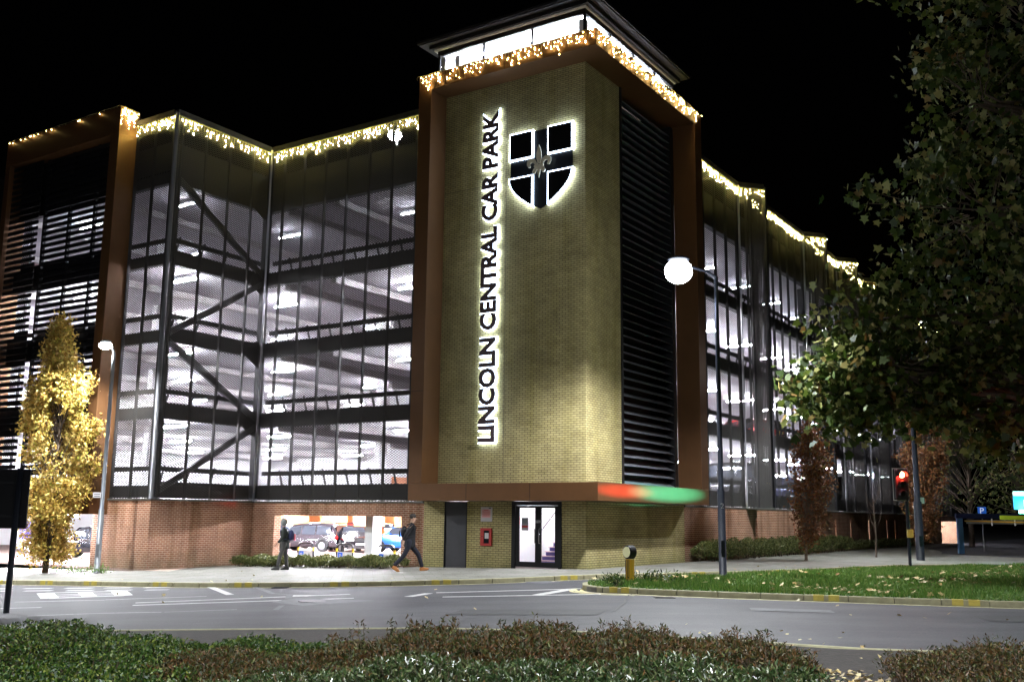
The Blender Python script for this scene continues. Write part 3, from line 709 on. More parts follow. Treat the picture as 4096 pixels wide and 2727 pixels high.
MB().box(1.4,1.5,1.6,6.9,18.86,18.92).build('strip_light', M_tube, TW)
# doors
M_doorfr = mat('black_door_frame', (.012,.012,.014), .35, .2)
M_steel = mat('brushed_steel', (.6,.6,.62), .25, .9)
M_metdoor = mat('grey_steel_door', (.055,.055,.06), .5, .3, noise=.15, nscale=2)
MB().box(YL+.03,YL+.07,5.70,6.60,-.2,2.06).build('service_door', M_metdoor, TW)
b = MB(); b.box(YL-.01,YL+.10,6.60,6.64,-.2,2.10); b.box(YL-.01,YL+.10,5.66,5.70,-.2,2.10); b.box(YL-.01,YL+.03,5.70,6.60,2.06,2.10); b.build('door_jamb', M_doorfr, TW)
DR = b = MB()
b.box(YL-.03,YL+.08,3.66,3.80,-.1,2.11); b.box(YL-.03,YL+.08,1.86,1.98,-.1,2.11); b.box(YL-.03,YL+.08,1.98,3.66,1.98,2.11)
dr = b.build('entrance_door', M_doorfr, TW)
for (a, c, hy) in ((2.78,3.60,2.84),(2.02,2.74,2.68)):
    b = MB(); b.box(YL,YL+.05,c-.09,c+.05 if c<3 else c+.05,-.02,1.97); b.box(YL,YL+.05,a-.03,a+.10,-.02,1.97); b.box(YL+.001,YL+.049,a+.10,c-.09,-.02,.14); b.box(YL+.001,YL+.049,a+.10,c-.09,1.90,1.97)
    lf = b.build('door_leaf', M_doorfr, dr)
    b = MB(); b.box(YL+.02,YL+.028,a+.10,c-.09,.14,1.90); b.build('pane', MG, dr)
    b = MB(); b.tube([(YL+.0,hy,.75),(YL-.09,hy,.75),(YL-.09,hy+(.0),1.22),(YL+.0,hy,1.22)], .015, 8); b.build('handle', M_steel, dr, True)
b = MB(); b.box(YL-.034,YL-.03,2.62,2.86,1.40,1.50); b.build('door_plate', M_steel, dr)
# lobby behind the doors
M_purple = mat('purple_riser', (.13,.10,.42), .6); M_tread = mat('pale_tread', (.72,.52,.55), .6)
b = MB(); b.box(YL+.35,6.2,4.6,4.7,-.1,2.6); b.box(4.2,4.3,1.32,4.6,-.1,2.6); b.box(YL+.35,6.2,1.25,1.32,-.1,2.6); b.box(YL+.35,6.2,1.25,4.7,2.6,2.7); b.build('lobby_wall', M_white, TW)
MB().box(YL+.02,6.2,1.3,4.7,-.14,-.02).build('lobby_floor', mat('lobby_floor',(.72,.60,.60),.5), TW)
b = MB(); c2 = MB()
for i in range(7):
    v1 = 3.76-.115*i; b.box(2.6+.06*i,4.19,1.33,v1,-.02+.155*i,.10+.155*i); c2.box(2.57+.06*i,4.195,1.33,v1+.03,.102+.155*i,.133+.155*i)
b.build('stair_riser', M_purple, TW); c2.build('stair_tread', M_tread, TW)
MB().tube([(2.55,3.72,1.02),(2.55,2.9,1.95)], .02, 8).build('handrail', M_steel, TW, True)
MB().box(2.2,2.3,1.8,4.2,2.53,2.58).build('strip_light', mat('soft_tube',(1,1,1),.5,emit=(.93,.92,1),es=260), TW)
# notices, fire box
M_paper = mat('notice_board', (.62,.58,.58), .5); M_pinkp = mat('pink_print', (.75,.42,.42), .6); M_redtxt = mat('red_print', (.65,.06,.06), .5)
nb = bthing('notice_sign', 'pink and white notice fixed on the buff brick left of the glass doors', 'sign')
MB().box(YL-.03,YL-.003,4.60,5.06,1.43,1.92).build('board', M_paper, nb)
b = MB()
b.box(YL-.034,YL-.0305,4.66,5.02,1.56,1.84); b.build('printed_area', M_pinkp, nb)
b = MB(); b.box(YL-.0375,YL-.0345,4.74,4.94,1.805,1.825)
for i in range(7): b.box(YL-.0375,YL-.0345,4.68,5.0-.03*(i%3),1.77-.028*i,1.778-.028*i)
b.build('text_lines', M_redtxt, nb); MB().box(YL-.0375,YL-.0345,4.63,4.73,1.87,1.90).build('logo', M_black, nb)
M_redbox = mat('red_box', (.45,.03,.025), .45)
fb = bthing('fire_cabinet', 'red dry riser cabinet with a dark glass window on the buff brick wall', 'cabinet')
b = MB(); b.box(YL-.05,YL+.03,4.60,5.06,.62,.70); b.box(YL-.05,YL+.03,4.60,5.06,1.13,1.21); b.box(YL-.05,YL+.03,4.60,4.70,.70,1.13); b.box(YL-.05,YL+.03,4.92,5.06,.70,1.13); b.build('cabinet_frame', M_redbox, fb, bevel=.006)
MB().box(YL-.03,YL-.01,4.70,4.92,.70,1.13).build('window', M_glass, fb); MB().box(YL-.036,YL-.031,4.72,4.88,.86,1.05).build('label_plate', M_paper, fb)
MB().ell((YL-.055,4.98,.93),(.012,.02,.02),8,6).build('latch', M_steel, fb, True)
for (q0,q1,z0,z1,lab) in ((3.17,3.44,1.16,1.58,'grey notice with a red strip stuck inside the left door pane'),(3.50,3.585,1.36,1.62,'small red poster seen at the left edge of the glass doors')):
    nn = bthing('door_notice', lab, 'notice'); red = 'red poster' in lab
    MB().box(YL+.034,YL+.038,q0,q1,z0,z1).build('sheet', M_redtxt if red else mat('grey_notice',(.45,.47,.47),.5), nn)
    b = MB()
    if red: b.tube([(YL+.031,3.54,1.48),(YL+.033,3.54,1.48)], .025, 10)
    else:
        for i in range(4): b.box(YL+.031,YL+.033,q0+.03,q1-.03,z1-.08-.04*i,z1-.07-.04*i)
    b.build('text_lines', M_paper if red else M_black, nn)
    if not red: MB().box(YL+.031,YL+.033,q0+.02,q1-.02,z0+.09,z0+.16).build('red_strip', M_redtxt, nn)

# ------------------------------------------------------------------ SIGN LETTERS AND SHIELD
def text_mesh(txt, extrude, offset=0, size=1):
    cu = bpy.data.curves.new('t', 'FONT'); cu.body = txt; cu.size = size; cu.extrude = extrude; cu.offset = offset; cu.resolution_u = 3
    o = bpy.data.objects.new('t', cu); col.objects.link(o); bpy.context.view_layer.update()
    dg = bpy.context.evaluated_depsgraph_get(); me = bpy.data.meshes.new_from_object(o.evaluated_get(dg))
    bpy.data.objects.remove(o); return me
def islands(me):
    bm = bmesh.new(); bm.from_mesh(me); seen = set(); out = []
    bmesh.ops.remove_doubles(bm, verts=bm.verts[:], dist=1e-5); bm.verts.ensure_lookup_table()
    for v_ in bm.verts:
        if v_ in seen: continue
        st = [v_]; seen.add(v_); comp = [v_]
        while st:
            x = st.pop()
            for e in x.link_edges:
                y = e.other_vert(x)
                if y not in seen: seen.add(y); st.append(y); comp.append(y)
        idx = {q: i for i, q in enumerate(comp)}; fs = set(f for q in comp for f in q.link_faces)
        out.append(([q.co.copy() for q in comp], [tuple(idx[q] for q in f.verts) for f in fs]))
    bm.free(); out.sort(key=lambda c: min(p.x for p in c[0])); return out
M_letter = mat('letter_face', (.10,.065,.07), .45, .0)
SG = bthing('wall_sign', 'tall vertical sign of dark backlit letters reading LINCOLN CENTRAL CAR PARK on the brick tower', 'sign')
TXT = 'LINCOLN CENTRAL CAR PARK'
def place_letters(offset, d0, d1, name, material, parents=None, ref=[None]):
    isl_ = islands(text_mesh(TXT, .5, offset)); allx = [p.x for c in isl_ for p in c[0]]; ally = [p.y for c in isl_ for p in c[0]]
    if ref[0] is None: ref[0] = (min(allx), max(allx), min(ally), max(ally))
    x0, x1, y0, y1 = ref[0]; sx = 12.05/(x1-x0); sy = .70/(y1-y0); res = []
    for i, (vs_, fs) in enumerate(isl_):
        me = bpy.data.meshes.new(name)
        me.from_pydata([(YL - (d0 if p.z < 0 else d1), 4.49 + (y1-p.y)*sy*1.0 if False else 4.47 + (.70-(p.y-y0)*sy)*0 + (p.y-y0)*sy, 4.12+(p.x-x0)*sx) for p in vs_], [], fs)
        me.materials.append(material); o = link(me, name, parents[i] if parents else SG); res.append(o)
    return res
L1 = place_letters(.044, .10, .15, 'letter', M_letter)
L2 = place_letters(.082, .035, .085, 'letter_glow', M_haloW, L1 if len(L1) == 21 else None)
for L_, ch in zip(L1, TXT.replace(' ', '')): L_['label'] = 'dark backlit capital letter ' + ch
SH = bthing('shield_emblem', 'black backlit shield with a cross and pale fleur-de-lis on the brick tower', 'emblem')
v0, v1, z1s = 3.94, 1.42, 15.06; vm = 2.69
def shield_pts(n=14):
    L = [(v0, z1s), (v1, z1s), (v1, 13.42), (1.44,13.24), (1.54,13.02), (1.70,12.82), (1.92,12.62), (2.18,12.43), (2.44,12.28), (2.69,12.17)]
    R_ = [(2*vm-p[0], p[1]) for p in L[2:-1]]; return L + R_[::-1]
SP = shield_pts()
def pl(b, pts, d0, d1): b.extr([(YL-d0, p[0], p[1]) for p in pts], (-(d1-d0),0,0))
M_shield = mat('shield_black', (.006,.006,.008), .35, .2)
b = MB(); pl(b, SP, .05, .09); b.build('shield_plate', M_shield, SH)
def clip(pts, axis, val, keep_gt):
    out = []
    for a, c in zip(pts, pts[1:]+pts[:1]):
        ia = (a[axis] > val) == keep_gt; ic = (c[axis] > val) == keep_gt
        if ia: out.append(a)
        if ia != ic: t = (val-a[axis])/(c[axis]-a[axis]); out.append((a[0]+(c[0]-a[0])*t, a[1]+(c[1]-a[1])*t))
    return out
def offs(pts, o):
    cx_ = sum(p[0] for p in pts)/len(pts); cz_ = sum(p[1] for p in pts)/len(pts); n = len(pts); out = []
    area = sum(pts[i][0]*pts[(i+1)%n][1]-pts[(i+1)%n][0]*pts[i][1] for i in range(n)); sg = 1 if area > 0 else -1
    for i in range(n):
        a = Vector(pts[i-1]); p = Vector(pts[i]); c = Vector(pts[(i+1)%n]); d1 = (p-a).normalized(); d2 = (c-p).normalized()
        nn = Vector((d1.y,-d1.x))+Vector((d2.y,-d2.x)); nn = nn.normalized() if nn.length > 1e-4 else Vector((d1.y,-d1.x))
        out.append(tuple(p+nn*sg*o/max(.5, nn.dot(Vector((d2.y,-d2.x))))))
    return out
for gt0, val0 in ((True, 3.03), (False, 2.35)):
    for gt1, val1 in ((True, 14.12), (False, 13.40)):
        q = clip(clip(SP, 0, val0, gt0), 1, val1, gt1)
        b = MB(); pl(b, offs(q, -.005), .145, .175); qq = b.build('shield_quarter', M_shield, SH)
        b = MB(); pl(b, offs(q, .045), .03, .14); b.build('quarter_glow', M_haloW, qq)
M_fleur = mat('pale_bronze', (.85,.78,.60), .4, .0, noise=.15, nscale=6)
b = MB()
c_ = (2.69, 13.80)
pet = [(0,.66),(.05,.55),(.10,.35),(.105,.18),(.05,-.03),(-.05,-.03),(-.105,.18),(-.10,.35),(-.05,.55)]
b.extr([(YL-.20, c_[0]+x, c_[1]+z) for x, z in pet], (-.04,0,0))
for s_ in (1,-1):
    lobe = [(.03,-.06),(.10,.02),(.16,.14),(.27,.22),(.40,.20),(.49,.10),(.49,-.03),(.43,-.12),(.36,-.13),(.33,-.09),(.37,-.03),(.34,.04),(.26,.05),(.19,-.02),(.14,-.10)]
    b.extr([(YL-.20, c_[0]+x*s_, c_[1]+z) for x, z in lobe][::s_], (-.04,0,0))
    foot = [(.02,-.14),(.12,-.13),(.22,-.20),(.27,-.30),(.22,-.38),(.13,-.36),(.11,-.27),(.04,-.26)]
    b.extr([(YL-.20, c_[0]+x*s_, c_[1]+z) for x, z in foot][::s_], (-.04,0,0))
b.extr([(YL-.19, c_[0]+x, c_[1]+z) for x, z in [(-.19,-.07),(.19,-.07),(.19,-.15),(-.19,-.15)]], (-.065,0,0))
b.extr([(YL-.20, c_[0]+x, c_[1]+z) for x, z in [(-.05,-.15),(.05,-.15),(.055,-.36),(0,-.56),(-.055,-.36)]], (-.04,0,0))
b.build('fleur_de_lis', M_fleur, SH, bevel=.006)

# ------------------------------------------------------------------ ICICLE LIGHTS
OCT = np.array([(1,0,0),(-1,0,0),(0,1,0),(0,-1,0),(0,0,1),(0,0,-1)], float)
OCF = np.array([(0,2,4),(2,1,4),(1,3,4),(3,0,4),(2,0,5),(1,2,5),(3,1,5),(0,3,5)])
def icicles(path, label, spacing=.15, dmax=.55, r=.022, prob=1.0, sag=.02, m=None):
    t = bthing('icicle_lights', label, 'fairy lights', 'strings of warm white icicle lights along the parapets')
    pts = []; wires = MB(); P = [Vector(p) for p in path]
    for a, c in zip(P[:-1], P[1:]):
        L = (c-a).length; n = max(1, int(L/spacing)); line = []
        for i in range(n+1): line.append(a.lerp(c, i/n) + Vector((0,0,-sag*abs(math.sin(i*.5)))))
        wires.tube(line, .007, 4)
        for i, q in enumerate(line[:-1]):
            if random.random() > prob: continue
            d = dmax*(.30+.70*abs(math.sin(i*.9+1.3*math.sin(i*.37))))*random.uniform(.7,1.05)
            k = max(1, int(d/.075)); x = Vector(q); prev = Vector(q)
            for j in range(k):
                x = x + Vector((random.uniform(-.02,.02), random.uniform(-.02,.02), -.075))
                wires.beam(prev, x, .007, .007); prev = x.copy()
                if random.random() < .5: pts.append(tuple(x + Vector((random.uniform(-.025,.025), random.uniform(-.025,.025), 0))))
    wires.build('wire', M_wire, t)
    pts = np.array(pts); rr = r*RNG.uniform(.75,1.2,len(pts))[:,None,None]
    V = (OCT[None]*rr + pts[:,None,:]).reshape(-1,3); F = (OCF[None] + (np.arange(len(pts))*6)[:,None,None]).reshape(-1,3)
    o = link(npmesh('light_bulbs', V, F, 3, m or M_bulb), 'light_bulbs', t); tag(o, kind='stuff'); return t
ZI = ZT-.16
icicles([(.86,7.62,ZI),(.84,16.15,ZI)], 'warm icicle lights along the mesh top left of the tower', m=M_bulb2)
icicles([(.80,16.18,ZI),(-3.98,16.18,ZI),(-4.10,16.3,ZI)], 'warm icicle lights along the mesh top on the left inner return', m=M_bulb2)
icicles([(-4.10,16.3,ZI),(-4.10,18.70,ZI)], 'warm icicle lights along the short mesh top beside the copper block', .10, .55, m=M_bulb2)
icicles([(-4.0,18.68,17.45),(-4.86,18.68,17.46)], 'warm icicle lights bunched at the corner of the copper block', .05, .85)
icicles([(-4.86,18.75,17.47),(-4.86,26.5,17.47)], 'sparse warm icicle lights along the top of the copper block', .16, .12, prob=.38)
icicles([(-.06,7.58,S1),(-.06,-.05,S1)], 'warm icicle lights along the left top edge of the copper tower frame', .135, .62)
icicles([(-.04,-.06,S1),(8.5,-.06,S1)], 'warm icicle lights along the right top edge of the copper tower frame', .135, .62)
icicles([(UR-.05,-.05,S1-.0),(UR+.02,.1,S1)], 'single short cluster of icicle lights at the far right corner of the tower frame', .1, .3)
s = 8.9; RL = []
for t_ in TIPS: RL += [(s,.93,ZI),(t_-1.07,.93,ZI),(t_,-.04,ZI),(t_+.08,.0,ZI)]; s = t_+.42
names = ['nearest the tower','on the second tooth','on the third tooth','on the fourth tooth','on the fifth tooth','on the sixth tooth','on the farthest tooth']
for k in range(7): icicles(RL[4*k:4*k+4], 'icicle lights on the zigzag top of the long right side, '+names[k], .12 if k<3 else .2, .5, m=M_bulb2)

# ------------------------------------------------------------------ ROOF LAMPS, TRAFFIC SIGNAL, SIGNS
def roof_lamp(u, v, h, label, wt):
    t = bthing('roof_lamp', label, 'floodlight', 'floodlights on the car park roof'); t.location = W(u, v, 14.66)
    MB().tube([(0,0,0),(0,0,h)], .07, 8).build('post', M_pipe, t, True); MB().box(-.4,.1,-.22,.22,h,h+.14).build('lamp_head', M_pole, t)
    MB().ell((-.20,0,h-.12),(.34,.30,.24)).build('lens', M_lamp, t, True); point('lamp_light', (-.25,0,h-.55), wt, WHITE, .1, t)  # lens enlarged to the size of the floodlight's flare
roof_lamp(5.2, 12.9, 3.75, 'bright white floodlight on the roof left of the tower', 160)
roof_lamp(52.6, .2, 1.9, 'small bright white floodlight at the far end of the roof behind the tree', 120)
ts = thing('traffic_light', (14.95,38.8,0), 0, 'traffic light on a black post showing red', 'traffic light')
MB().tube([(0,0,-.05),(0,0,3.55)], .06, 10).build('post', M_pole, ts, True)
b = MB(); b.box(-.46,.02,-.20,-.06,2.42,3.52); b.build('signal_head', M_black, ts, bevel=.02)
b = MB(); b.box(-.52,.08,-.052,-.045,2.36,3.58); b.build('backing_board', mat('white_border',(.40,.40,.38),.5), ts)
b = MB(); b.box(-.49,.05,-.0565,-.0525,2.39,3.55); b.build('board_face', M_black, ts)
M_redl = mat('red_signal_lens', (1,.05,.02), .4, emit=(1,.07,.03), es=90)
for k, (z, mm) in enumerate(((3.32,M_redl),(2.97,M_black),(2.62,M_black))):
    MB().ell((-.22,-.21,z),(.115,.03,.115)).build('lens', mm, ts, True)
    b = MB(); n = len(b.v)
    arc = [(.15*math.cos(t), .15*math.sin(t)) for t in np.linspace(-.3,math.pi+.3,12)]
    for a, c in zip(arc[:-1], arc[1:]): b.quad((-.22+a[0],-.20,z+a[1]),(-.22+c[0],-.20,z+c[1]),(-.22+c[0],-.42,z+c[1]-.03),(-.22+a[0],-.42,z+a[1]-.03))
    b.build('hood', M_black, ts)
MB().box(-.10,.10,-.22,-.1,1.0,1.3).build('push_button_box', M_yblip, ts)
point('red_light', (-.22,-.55,3.32), 110, (1,.05,.03), .08, ts)
for (x, y, z) in ((15.15,39.8,2.1),(15.15,39.9,1.55),(15.15,40.0,1.0)): pass
tp = street_lamp((17.21,43.5,0), 8.6, (-1.0,-.3), 'tall dark street lamp behind the traffic light with its head hidden in leaves', 4200, r0=.17, r1=.08, lens_glare_r=(.3,.2,.1), cone=150, scat=.01)
MB().box(.10,.26,-.08,.08,2.35,2.6).build('junction_box', M_paper, tp)
# left foreground sign seen from behind
bs = thing('road_sign', (-10.44,21.8,-.49), 0, 'blank back of a large black road sign at the left edge', 'road sign')
MB().tube([(0,0,-.1),(.02,0,2.98)], .062, 12).build('post', M_pole, bs, True); MB().box(-2.2,.19,.075,.10,1.72,2.96).build('sign_panel', M_black, bs)
b = MB(); b.box(-2.1,.1,.045,.07,1.95,2.0); b.box(-2.1,.1,.045,.07,2.65,2.7); b.build('bracket', M_dark, bs)
MB().box(.192,.206,.07,.105,1.72,2.96).build('edge_trim', M_pole, bs)
np_ = thing('name_plate', (-14.28,36.08,2.02), 0, 'small white plate fixed to the slim grey street lamp', 'sign')
MB().box(-.30,-.02,-.105,-.09,.08,.26).build('plate', M_paper, np_); b = MB(); b.box(-.27,-.05,-.109,-.106,.19,.22); b.box(-.26,-.06,-.109,-.106,.12,.15); b.build('text_lines', M_post, np_)
bo = thing('bollard', (3.065,26.5,0), R(-52), 'yellow ribbed keep-left bollard with a round pale lens on the island nose', 'bollard')
M_yb = mat('yellow_plastic', (.80,.46,.03), .45)
b = MB(); pr = []
for i in range(24):
    a = 2*math.pi*i/24; rr = 1.0 if i % 3 else .86; pr.append((.125*rr*math.cos(a), .095*rr*math.sin(a)))
b.prism(pr, -.05, .56); b.build('body', M_yb, bo)
b = MB()
arc = [(.16*math.cos(t), .74+.17*math.sin(t)) for t in np.linspace(0,2*math.pi,25)[:-1]]
b.extr([(a, -.11, c) for a, c in arc], (0,.22,0)); b.build('head', M_black, bo, bevel=.02)
b = MB(); arc = [(.125*math.cos(t), .74+.135*math.sin(t)) for t in np.linspace(0,2*math.pi,25)[:-1]]
b.extr([(a, -.125, c) for a, c in arc], (0,.012,0)); b.build('lens', mat('bollard_lens',(.75,.72,.45),.3,emit=(.8,.75,.45),es=.25), bo)
b = MB()
for x_ in (-.06,0,.06): b.box(x_-.008,x_+.008,-.098,-.090,0,.55)
b.build('rib', M_black, bo)
# lamp number
def small_text(name, txt, size, loc, rz, m, parent, extrude=.001, rx=90):
    me = text_mesh(txt, extrude, 0, size); me.materials.append(m); o = link(me, name, parent); o.location = loc; o.rotation_euler = (R(rx),0,rz); return o
small_text('lamp_number', '2', .20, (-.045,-.103,1.87), R(0), M_paper, LAMP_C)
# parking sign group at right
M_blue = mat('sign_blue', (.01,.09,.42), .4, emit=(.02,.16,.75), es=.35)
ps = thing('parking_sign', (26.55,58,0), R(-20), 'small square blue parking sign with a white P', 'sign')
MB().box(-.22,.22,-.02,.02,2.04,2.46).build('panel', M_blue, ps); small_text('letter', 'P', .46, (-.13,-.025,2.09), 0, mat('sign_white',(.8,.8,.8),.5,emit=(1,1,1),es=.35), ps)
MB().tube([(0,.06,0),(0,.06,2.4)], .035, 8).build('post', M_poleg, ps, True); MB().box(.0,.42,.03,.05,1.95,2.02).build('supplementary_plate', M_paper, ps)
gs = thing('car_park_sign', (20.05,40,0), R(-12), 'tall blue car park sign with glowing green panel at the right edge', 'sign')
MB().box(-.45,.6,-.05,.05,2.10,2.62).build('panel', mat('lit_blue',(.02,.2,.6),.4,emit=(.03,.30,.95),es=.9), gs); MB().box(-.45,.6,-.051,.051,2.62,2.80).build('top_panel', mat('lit_white',(.8,.8,.8),.4,emit=(.8,.85,.9),es=.6), gs)
MB().box(-.28,.6,-.06,.04,1.95,2.09).build('display', mat('green_display',(.4,1,.8),.4,emit=(.25,1,.72),es=9), gs)
small_text('letter', 'P', .38, (-.12,-.052,2.22), 0, mat('lit_letter',(.9,.9,.9),.4,emit=(1,1,1),es=.9), gs); MB().tube([(.1,.08,0),(.1,.08,2.5)], .05, 8).build('post', M_poleg, gs, True)
point('green_light', (0,-.6,2.2), 160, (.15,1,.6), .2, gs)
hb = thing('height_barrier', (23.9,54.9,0), R(-6), 'dark height barrier on a blue post over the side road', 'height barrier')
M_bpost = mat('blue_painted_post', (.08,.20,.38), .4)
MB().box(-.13,.13,-.13,.13,-.05,1.80).build('post', M_bpost, hb); MB().box(-.2,7.5,-.12,.12,1.80,2.06).build('header', mat('navy_header',(.01,.015,.06),.4), hb)
MB().box(.3,3.2,-.13,-.11,1.52,1.74).build('sign_board', M_panel, hb)
yb = thing('barrier_arm', (24.9,50.5,0), R(-3), 'yellow and white swinging height bar beside the side road', 'barrier')
MB().box(-.9,2.6,-.05,.05,1.74,1.94).build('sign_board', mat('lime_board',(.45,.60,.03),.5,noise=.1), yb); MB().tube([(-2.6,0,1.66),(2.6,0,1.58)], .035, 8).build('bar', M_yb, yb, True); MB().tube([(2.5,.1,0),(2.5,.1,1.95)], .06, 8).build('post', M_poleg, yb, True)
for x_ in (-1.3,-.2): MB().tube([(x_,0,1.44),(x_,0,1.78)], .035, 8).build('reflector', M_paper, yb, True)
# added spots tint the tower band red and green; their signal posts are unseen
def tint_signal(loc, rz, label, z, m, rgb, tgt, watts, ang):
    t = thing('traffic_light', loc, rz, label, 'traffic light')
    MB().tube([(0,0,-.1),(0,0,z+.5)], .055, 8).build('post', M_pole, t, True); MB().box(-.15,.15,-.18,-.06,z-.8,z+.3).build('signal_head', M_black, t); MB().ell((0,-.19,z),(.1,.03,.1)).build('lens', m, t, True)
    q_ = (Vector(tgt)-Vector(loc)); q_.z = 0; q_.normalize(); d = spot('band_tint_spot', Vector(loc)+q_*.45+Vector((0,0,z)), tgt, watts, rgb, ang, 1.0, .06); d.scale = (1.0, .11, 1.0); return t
tint_signal((13.6,24.6,0), R(-129), 'unseen traffic light added on the island to tint the tower band red', 2.75, M_redl, (1,.09,.07), W(1.8,0,2.46), 60000, 22)
tint_signal((20.5,30.5,0), R(-112.5), 'unseen traffic light added on the island to tint the tower band green', 2.75, mat('green_signal_lens',(.1,1,.6),.4,emit=(.1,1,.55),es=20), (.06,1,.85), W(5.5,0,2.48), 120000, 26)

# ------------------------------------------------------------------ FOLIAGE
def rot_basis(n, tilt=1.0):
    d = RNG.normal(size=(n,3)); d[:,2] *= tilt; d /= np.linalg.norm(d, axis=1)[:,None]
    a = RNG.normal(size=(n,3)); x = np.cross(d, a); x /= np.linalg.norm(x, axis=1)[:,None]; return d, x
PRO = {  # leaf outlines: (along, across) fan around the first point
 'oval': [(0,0),(.35,.22),(.7,.20),(1,0),(.7,-.20),(.35,-.22)],
 'lance': [(0,0),(.3,.12),(.65,.10),(1,0),(.65,-.10),(.3,-.12)],
 'maple': [(0,0),(.05,.42),(.38,.30),(.52,.55),(.64,.20),(1,0),(.64,-.20),(.52,-.55),(.38,-.30),(.05,-.42)],
}
def leaves(name, pts, size, m, parent=None, shape='oval', along=None, var=.35, cup=.15):
    pts = np.asarray(pts, float); n = len(pts); pr = np.array(PRO[shape]); k = len(pr)
    d, x = rot_basis(n)
    if along is not None:
        d = d*.55 + along; d /= np.linalg.norm(d, axis=1)[:,None]; a = RNG.normal(size=(n,3)); x = np.cross(d, a); x /= np.linalg.norm(x, axis=1)[:,None]
    nn = np.cross(d, x); s = size*RNG.uniform(1-var, 1+var, n)
    V = pts[:,None,:] + s[:,None,None]*(d[:,None,:]*pr[None,:,:1] + x[:,None,:]*pr[None,:,1:] + nn[:,None,:]*(cup*np.abs(pr[None,:,1:])))
    F = np.arange(n*k).reshape(n,k)
    return link(npmesh(name, V.reshape(-1,3), F, k, m), name, parent)
def clumps(centers, per, spread, squash=1.0):
    c = np.repeat(np.asarray(centers), per, 0); return c + RNG.normal(size=c.shape)*spread*np.array([1,1,squash])
def columnar_tree(loc, label, prof, h0, h1, m, nleaf, size, trunk_r=.11, lean=0, offx=None):
    t = thing('columnar_tree', loc, 0, label, 'tree'); cen = []
    def rad(z): return np.interp(z, [p[0] for p in prof], [p[1] for p in prof])
    def off(z): return np.interp(z, [p[0] for p in prof], [p[2] if len(p) > 2 else 0 for p in prof])
    nb = 150; tb_ = MB(); tb_.tube([(0,0,-.1),(lean*.3,0,h0*.6),(lean*.6,.0,h0+1.2),(lean+off(h1*.6),0,h1*.6),(off(h1*.95),0,h1*.95)], [trunk_r*1.15,trunk_r,trunk_r*.8,trunk_r*.45,.015], 8)
    for i in range(nb):
        z = h0 + (h1-h0)*random.random()**.95; a = random.random()*6.283; r = rad(z)*random.uniform(.35,1.0); zr = max(h0*.5, z - r*1.6 - .3)
        e = (off(z)+r*math.cos(a), r*math.sin(a), z)
        tb_.tube([(off(zr)*.6,0,zr),(off(z)*.8+r*.5*math.cos(a), r*.5*math.sin(a), zr*.4+z*.6), e], [.022,.015,.006], 4, False)
        for q in range(3): cen.append((e[0]*random.uniform(.75,1.05), e[1]*random.uniform(.75,1.05), z-q*.22+random.uniform(-.1,.1)))
    tb_.build('trunk', M_bark, t, True)
    leaves('crown', clumps(cen, nleaf//len(cen), .135, 1.3), size, m, t, 'oval'); return t
columnar_tree((-16.55,37.17,-.56), 'golden columnar tree in autumn leaf glowing under the left street lamp',
    [(.75,.35),(1.3,.95,.1),(2.6,1.28,.1),(4.2,1.50,.05),(5.6,1.52,.1),(6.6,1.38,.1),(7.2,1.05,0),(7.7,.62,-.1),(8.5,.32,-.2),(9.3,.06,-.22)], .8, 9.2, M_gold, 34000, .125)
columnar_tree((12.02,42.1,0), 'narrow rusty brown tree in front of the long brick wall, nearest the street lamp',
    [(.9,.15),(1.6,.55,.25),(2.6,.80,.35),(3.6,.95,.45),(4.4,.85,.45),(5.2,.45,.4),(5.7,.1,.3)], 1.0, 5.6, M_rust, 6500, .13, .06)
columnar_tree((19.18,48.2,0), 'taller rusty brown tree directly behind the tall dark post',
    [(.9,.25),(1.8,.8,.1),(3.2,1.05,.15),(5.0,1.15,.25),(6.5,.7,.4),(7.4,.15,.4)], 1.0, 7.3, M_rust, 9000, .14, .08)
sp_ = thing('sapling', (16.43,46.55,0), 0, 'thin bare sapling on the pavement between the rusty trees', 'tree')
b = MB(); b.tube([(0,0,0),(.03,0,1.2),(-.03,0,2.6)], [.05,.04,.015], 6)
for i in range(16): z = random.uniform(1.0,2.5); a = random.random()*6.28; b.tube([(0,0,z),(math.cos(a)*.25,math.sin(a)*.25,z+.35),(math.cos(a)*.35,math.sin(a)*.35,z+.75)], [.012,.008,.003], 4, False)
b.build('trunk', M_twig, sp_)

# the big plane tree on the right
pt = thing('plane_tree', (17.8,27.5,0), 0, 'huge dark plane tree overhanging from the right edge with big leaves', 'tree')
def loc_(p): return (p[0]-17.8, p[1]-27.5, p[2])
tr_ = MB(); tr_.tube([(0,0,-.1),(.0,.1,3),(-.3,.2,7),(-.2,0,12),(.3,.2,18)], [.55,.42,.34,.24,.1], 12)
lobes = [((15.2,27.5,15.5),(3.9,3.2,3.6),.7), ((12.9,26.5,13.0),(1.7,1.8,3.0),.5), ((13.4,27.5,10.2),(4.1,2.8,2.4),.75), ((12.0,26.5,9.4),(1.6,1.6,1.8),.15),
         ((14.2,28.0,7.4),(3.5,2.6,1.7),.6), ((10.6,27.3,5.6),(2.4,1.7,1.3),.9), ((8.9,27.4,4.9),(1.4,1.0,.85),.6), ((9.7,27.2,7.0),(1.5,1.2,1.3),.28), ((13.8,27.5,5.0),(3.2,2.2,1.6),.9), ((12.2,27.2,18.2),(2.6,2,2.2),.5), ((17.5,27.5,12),(3,3,5),.8)]
twigends = []
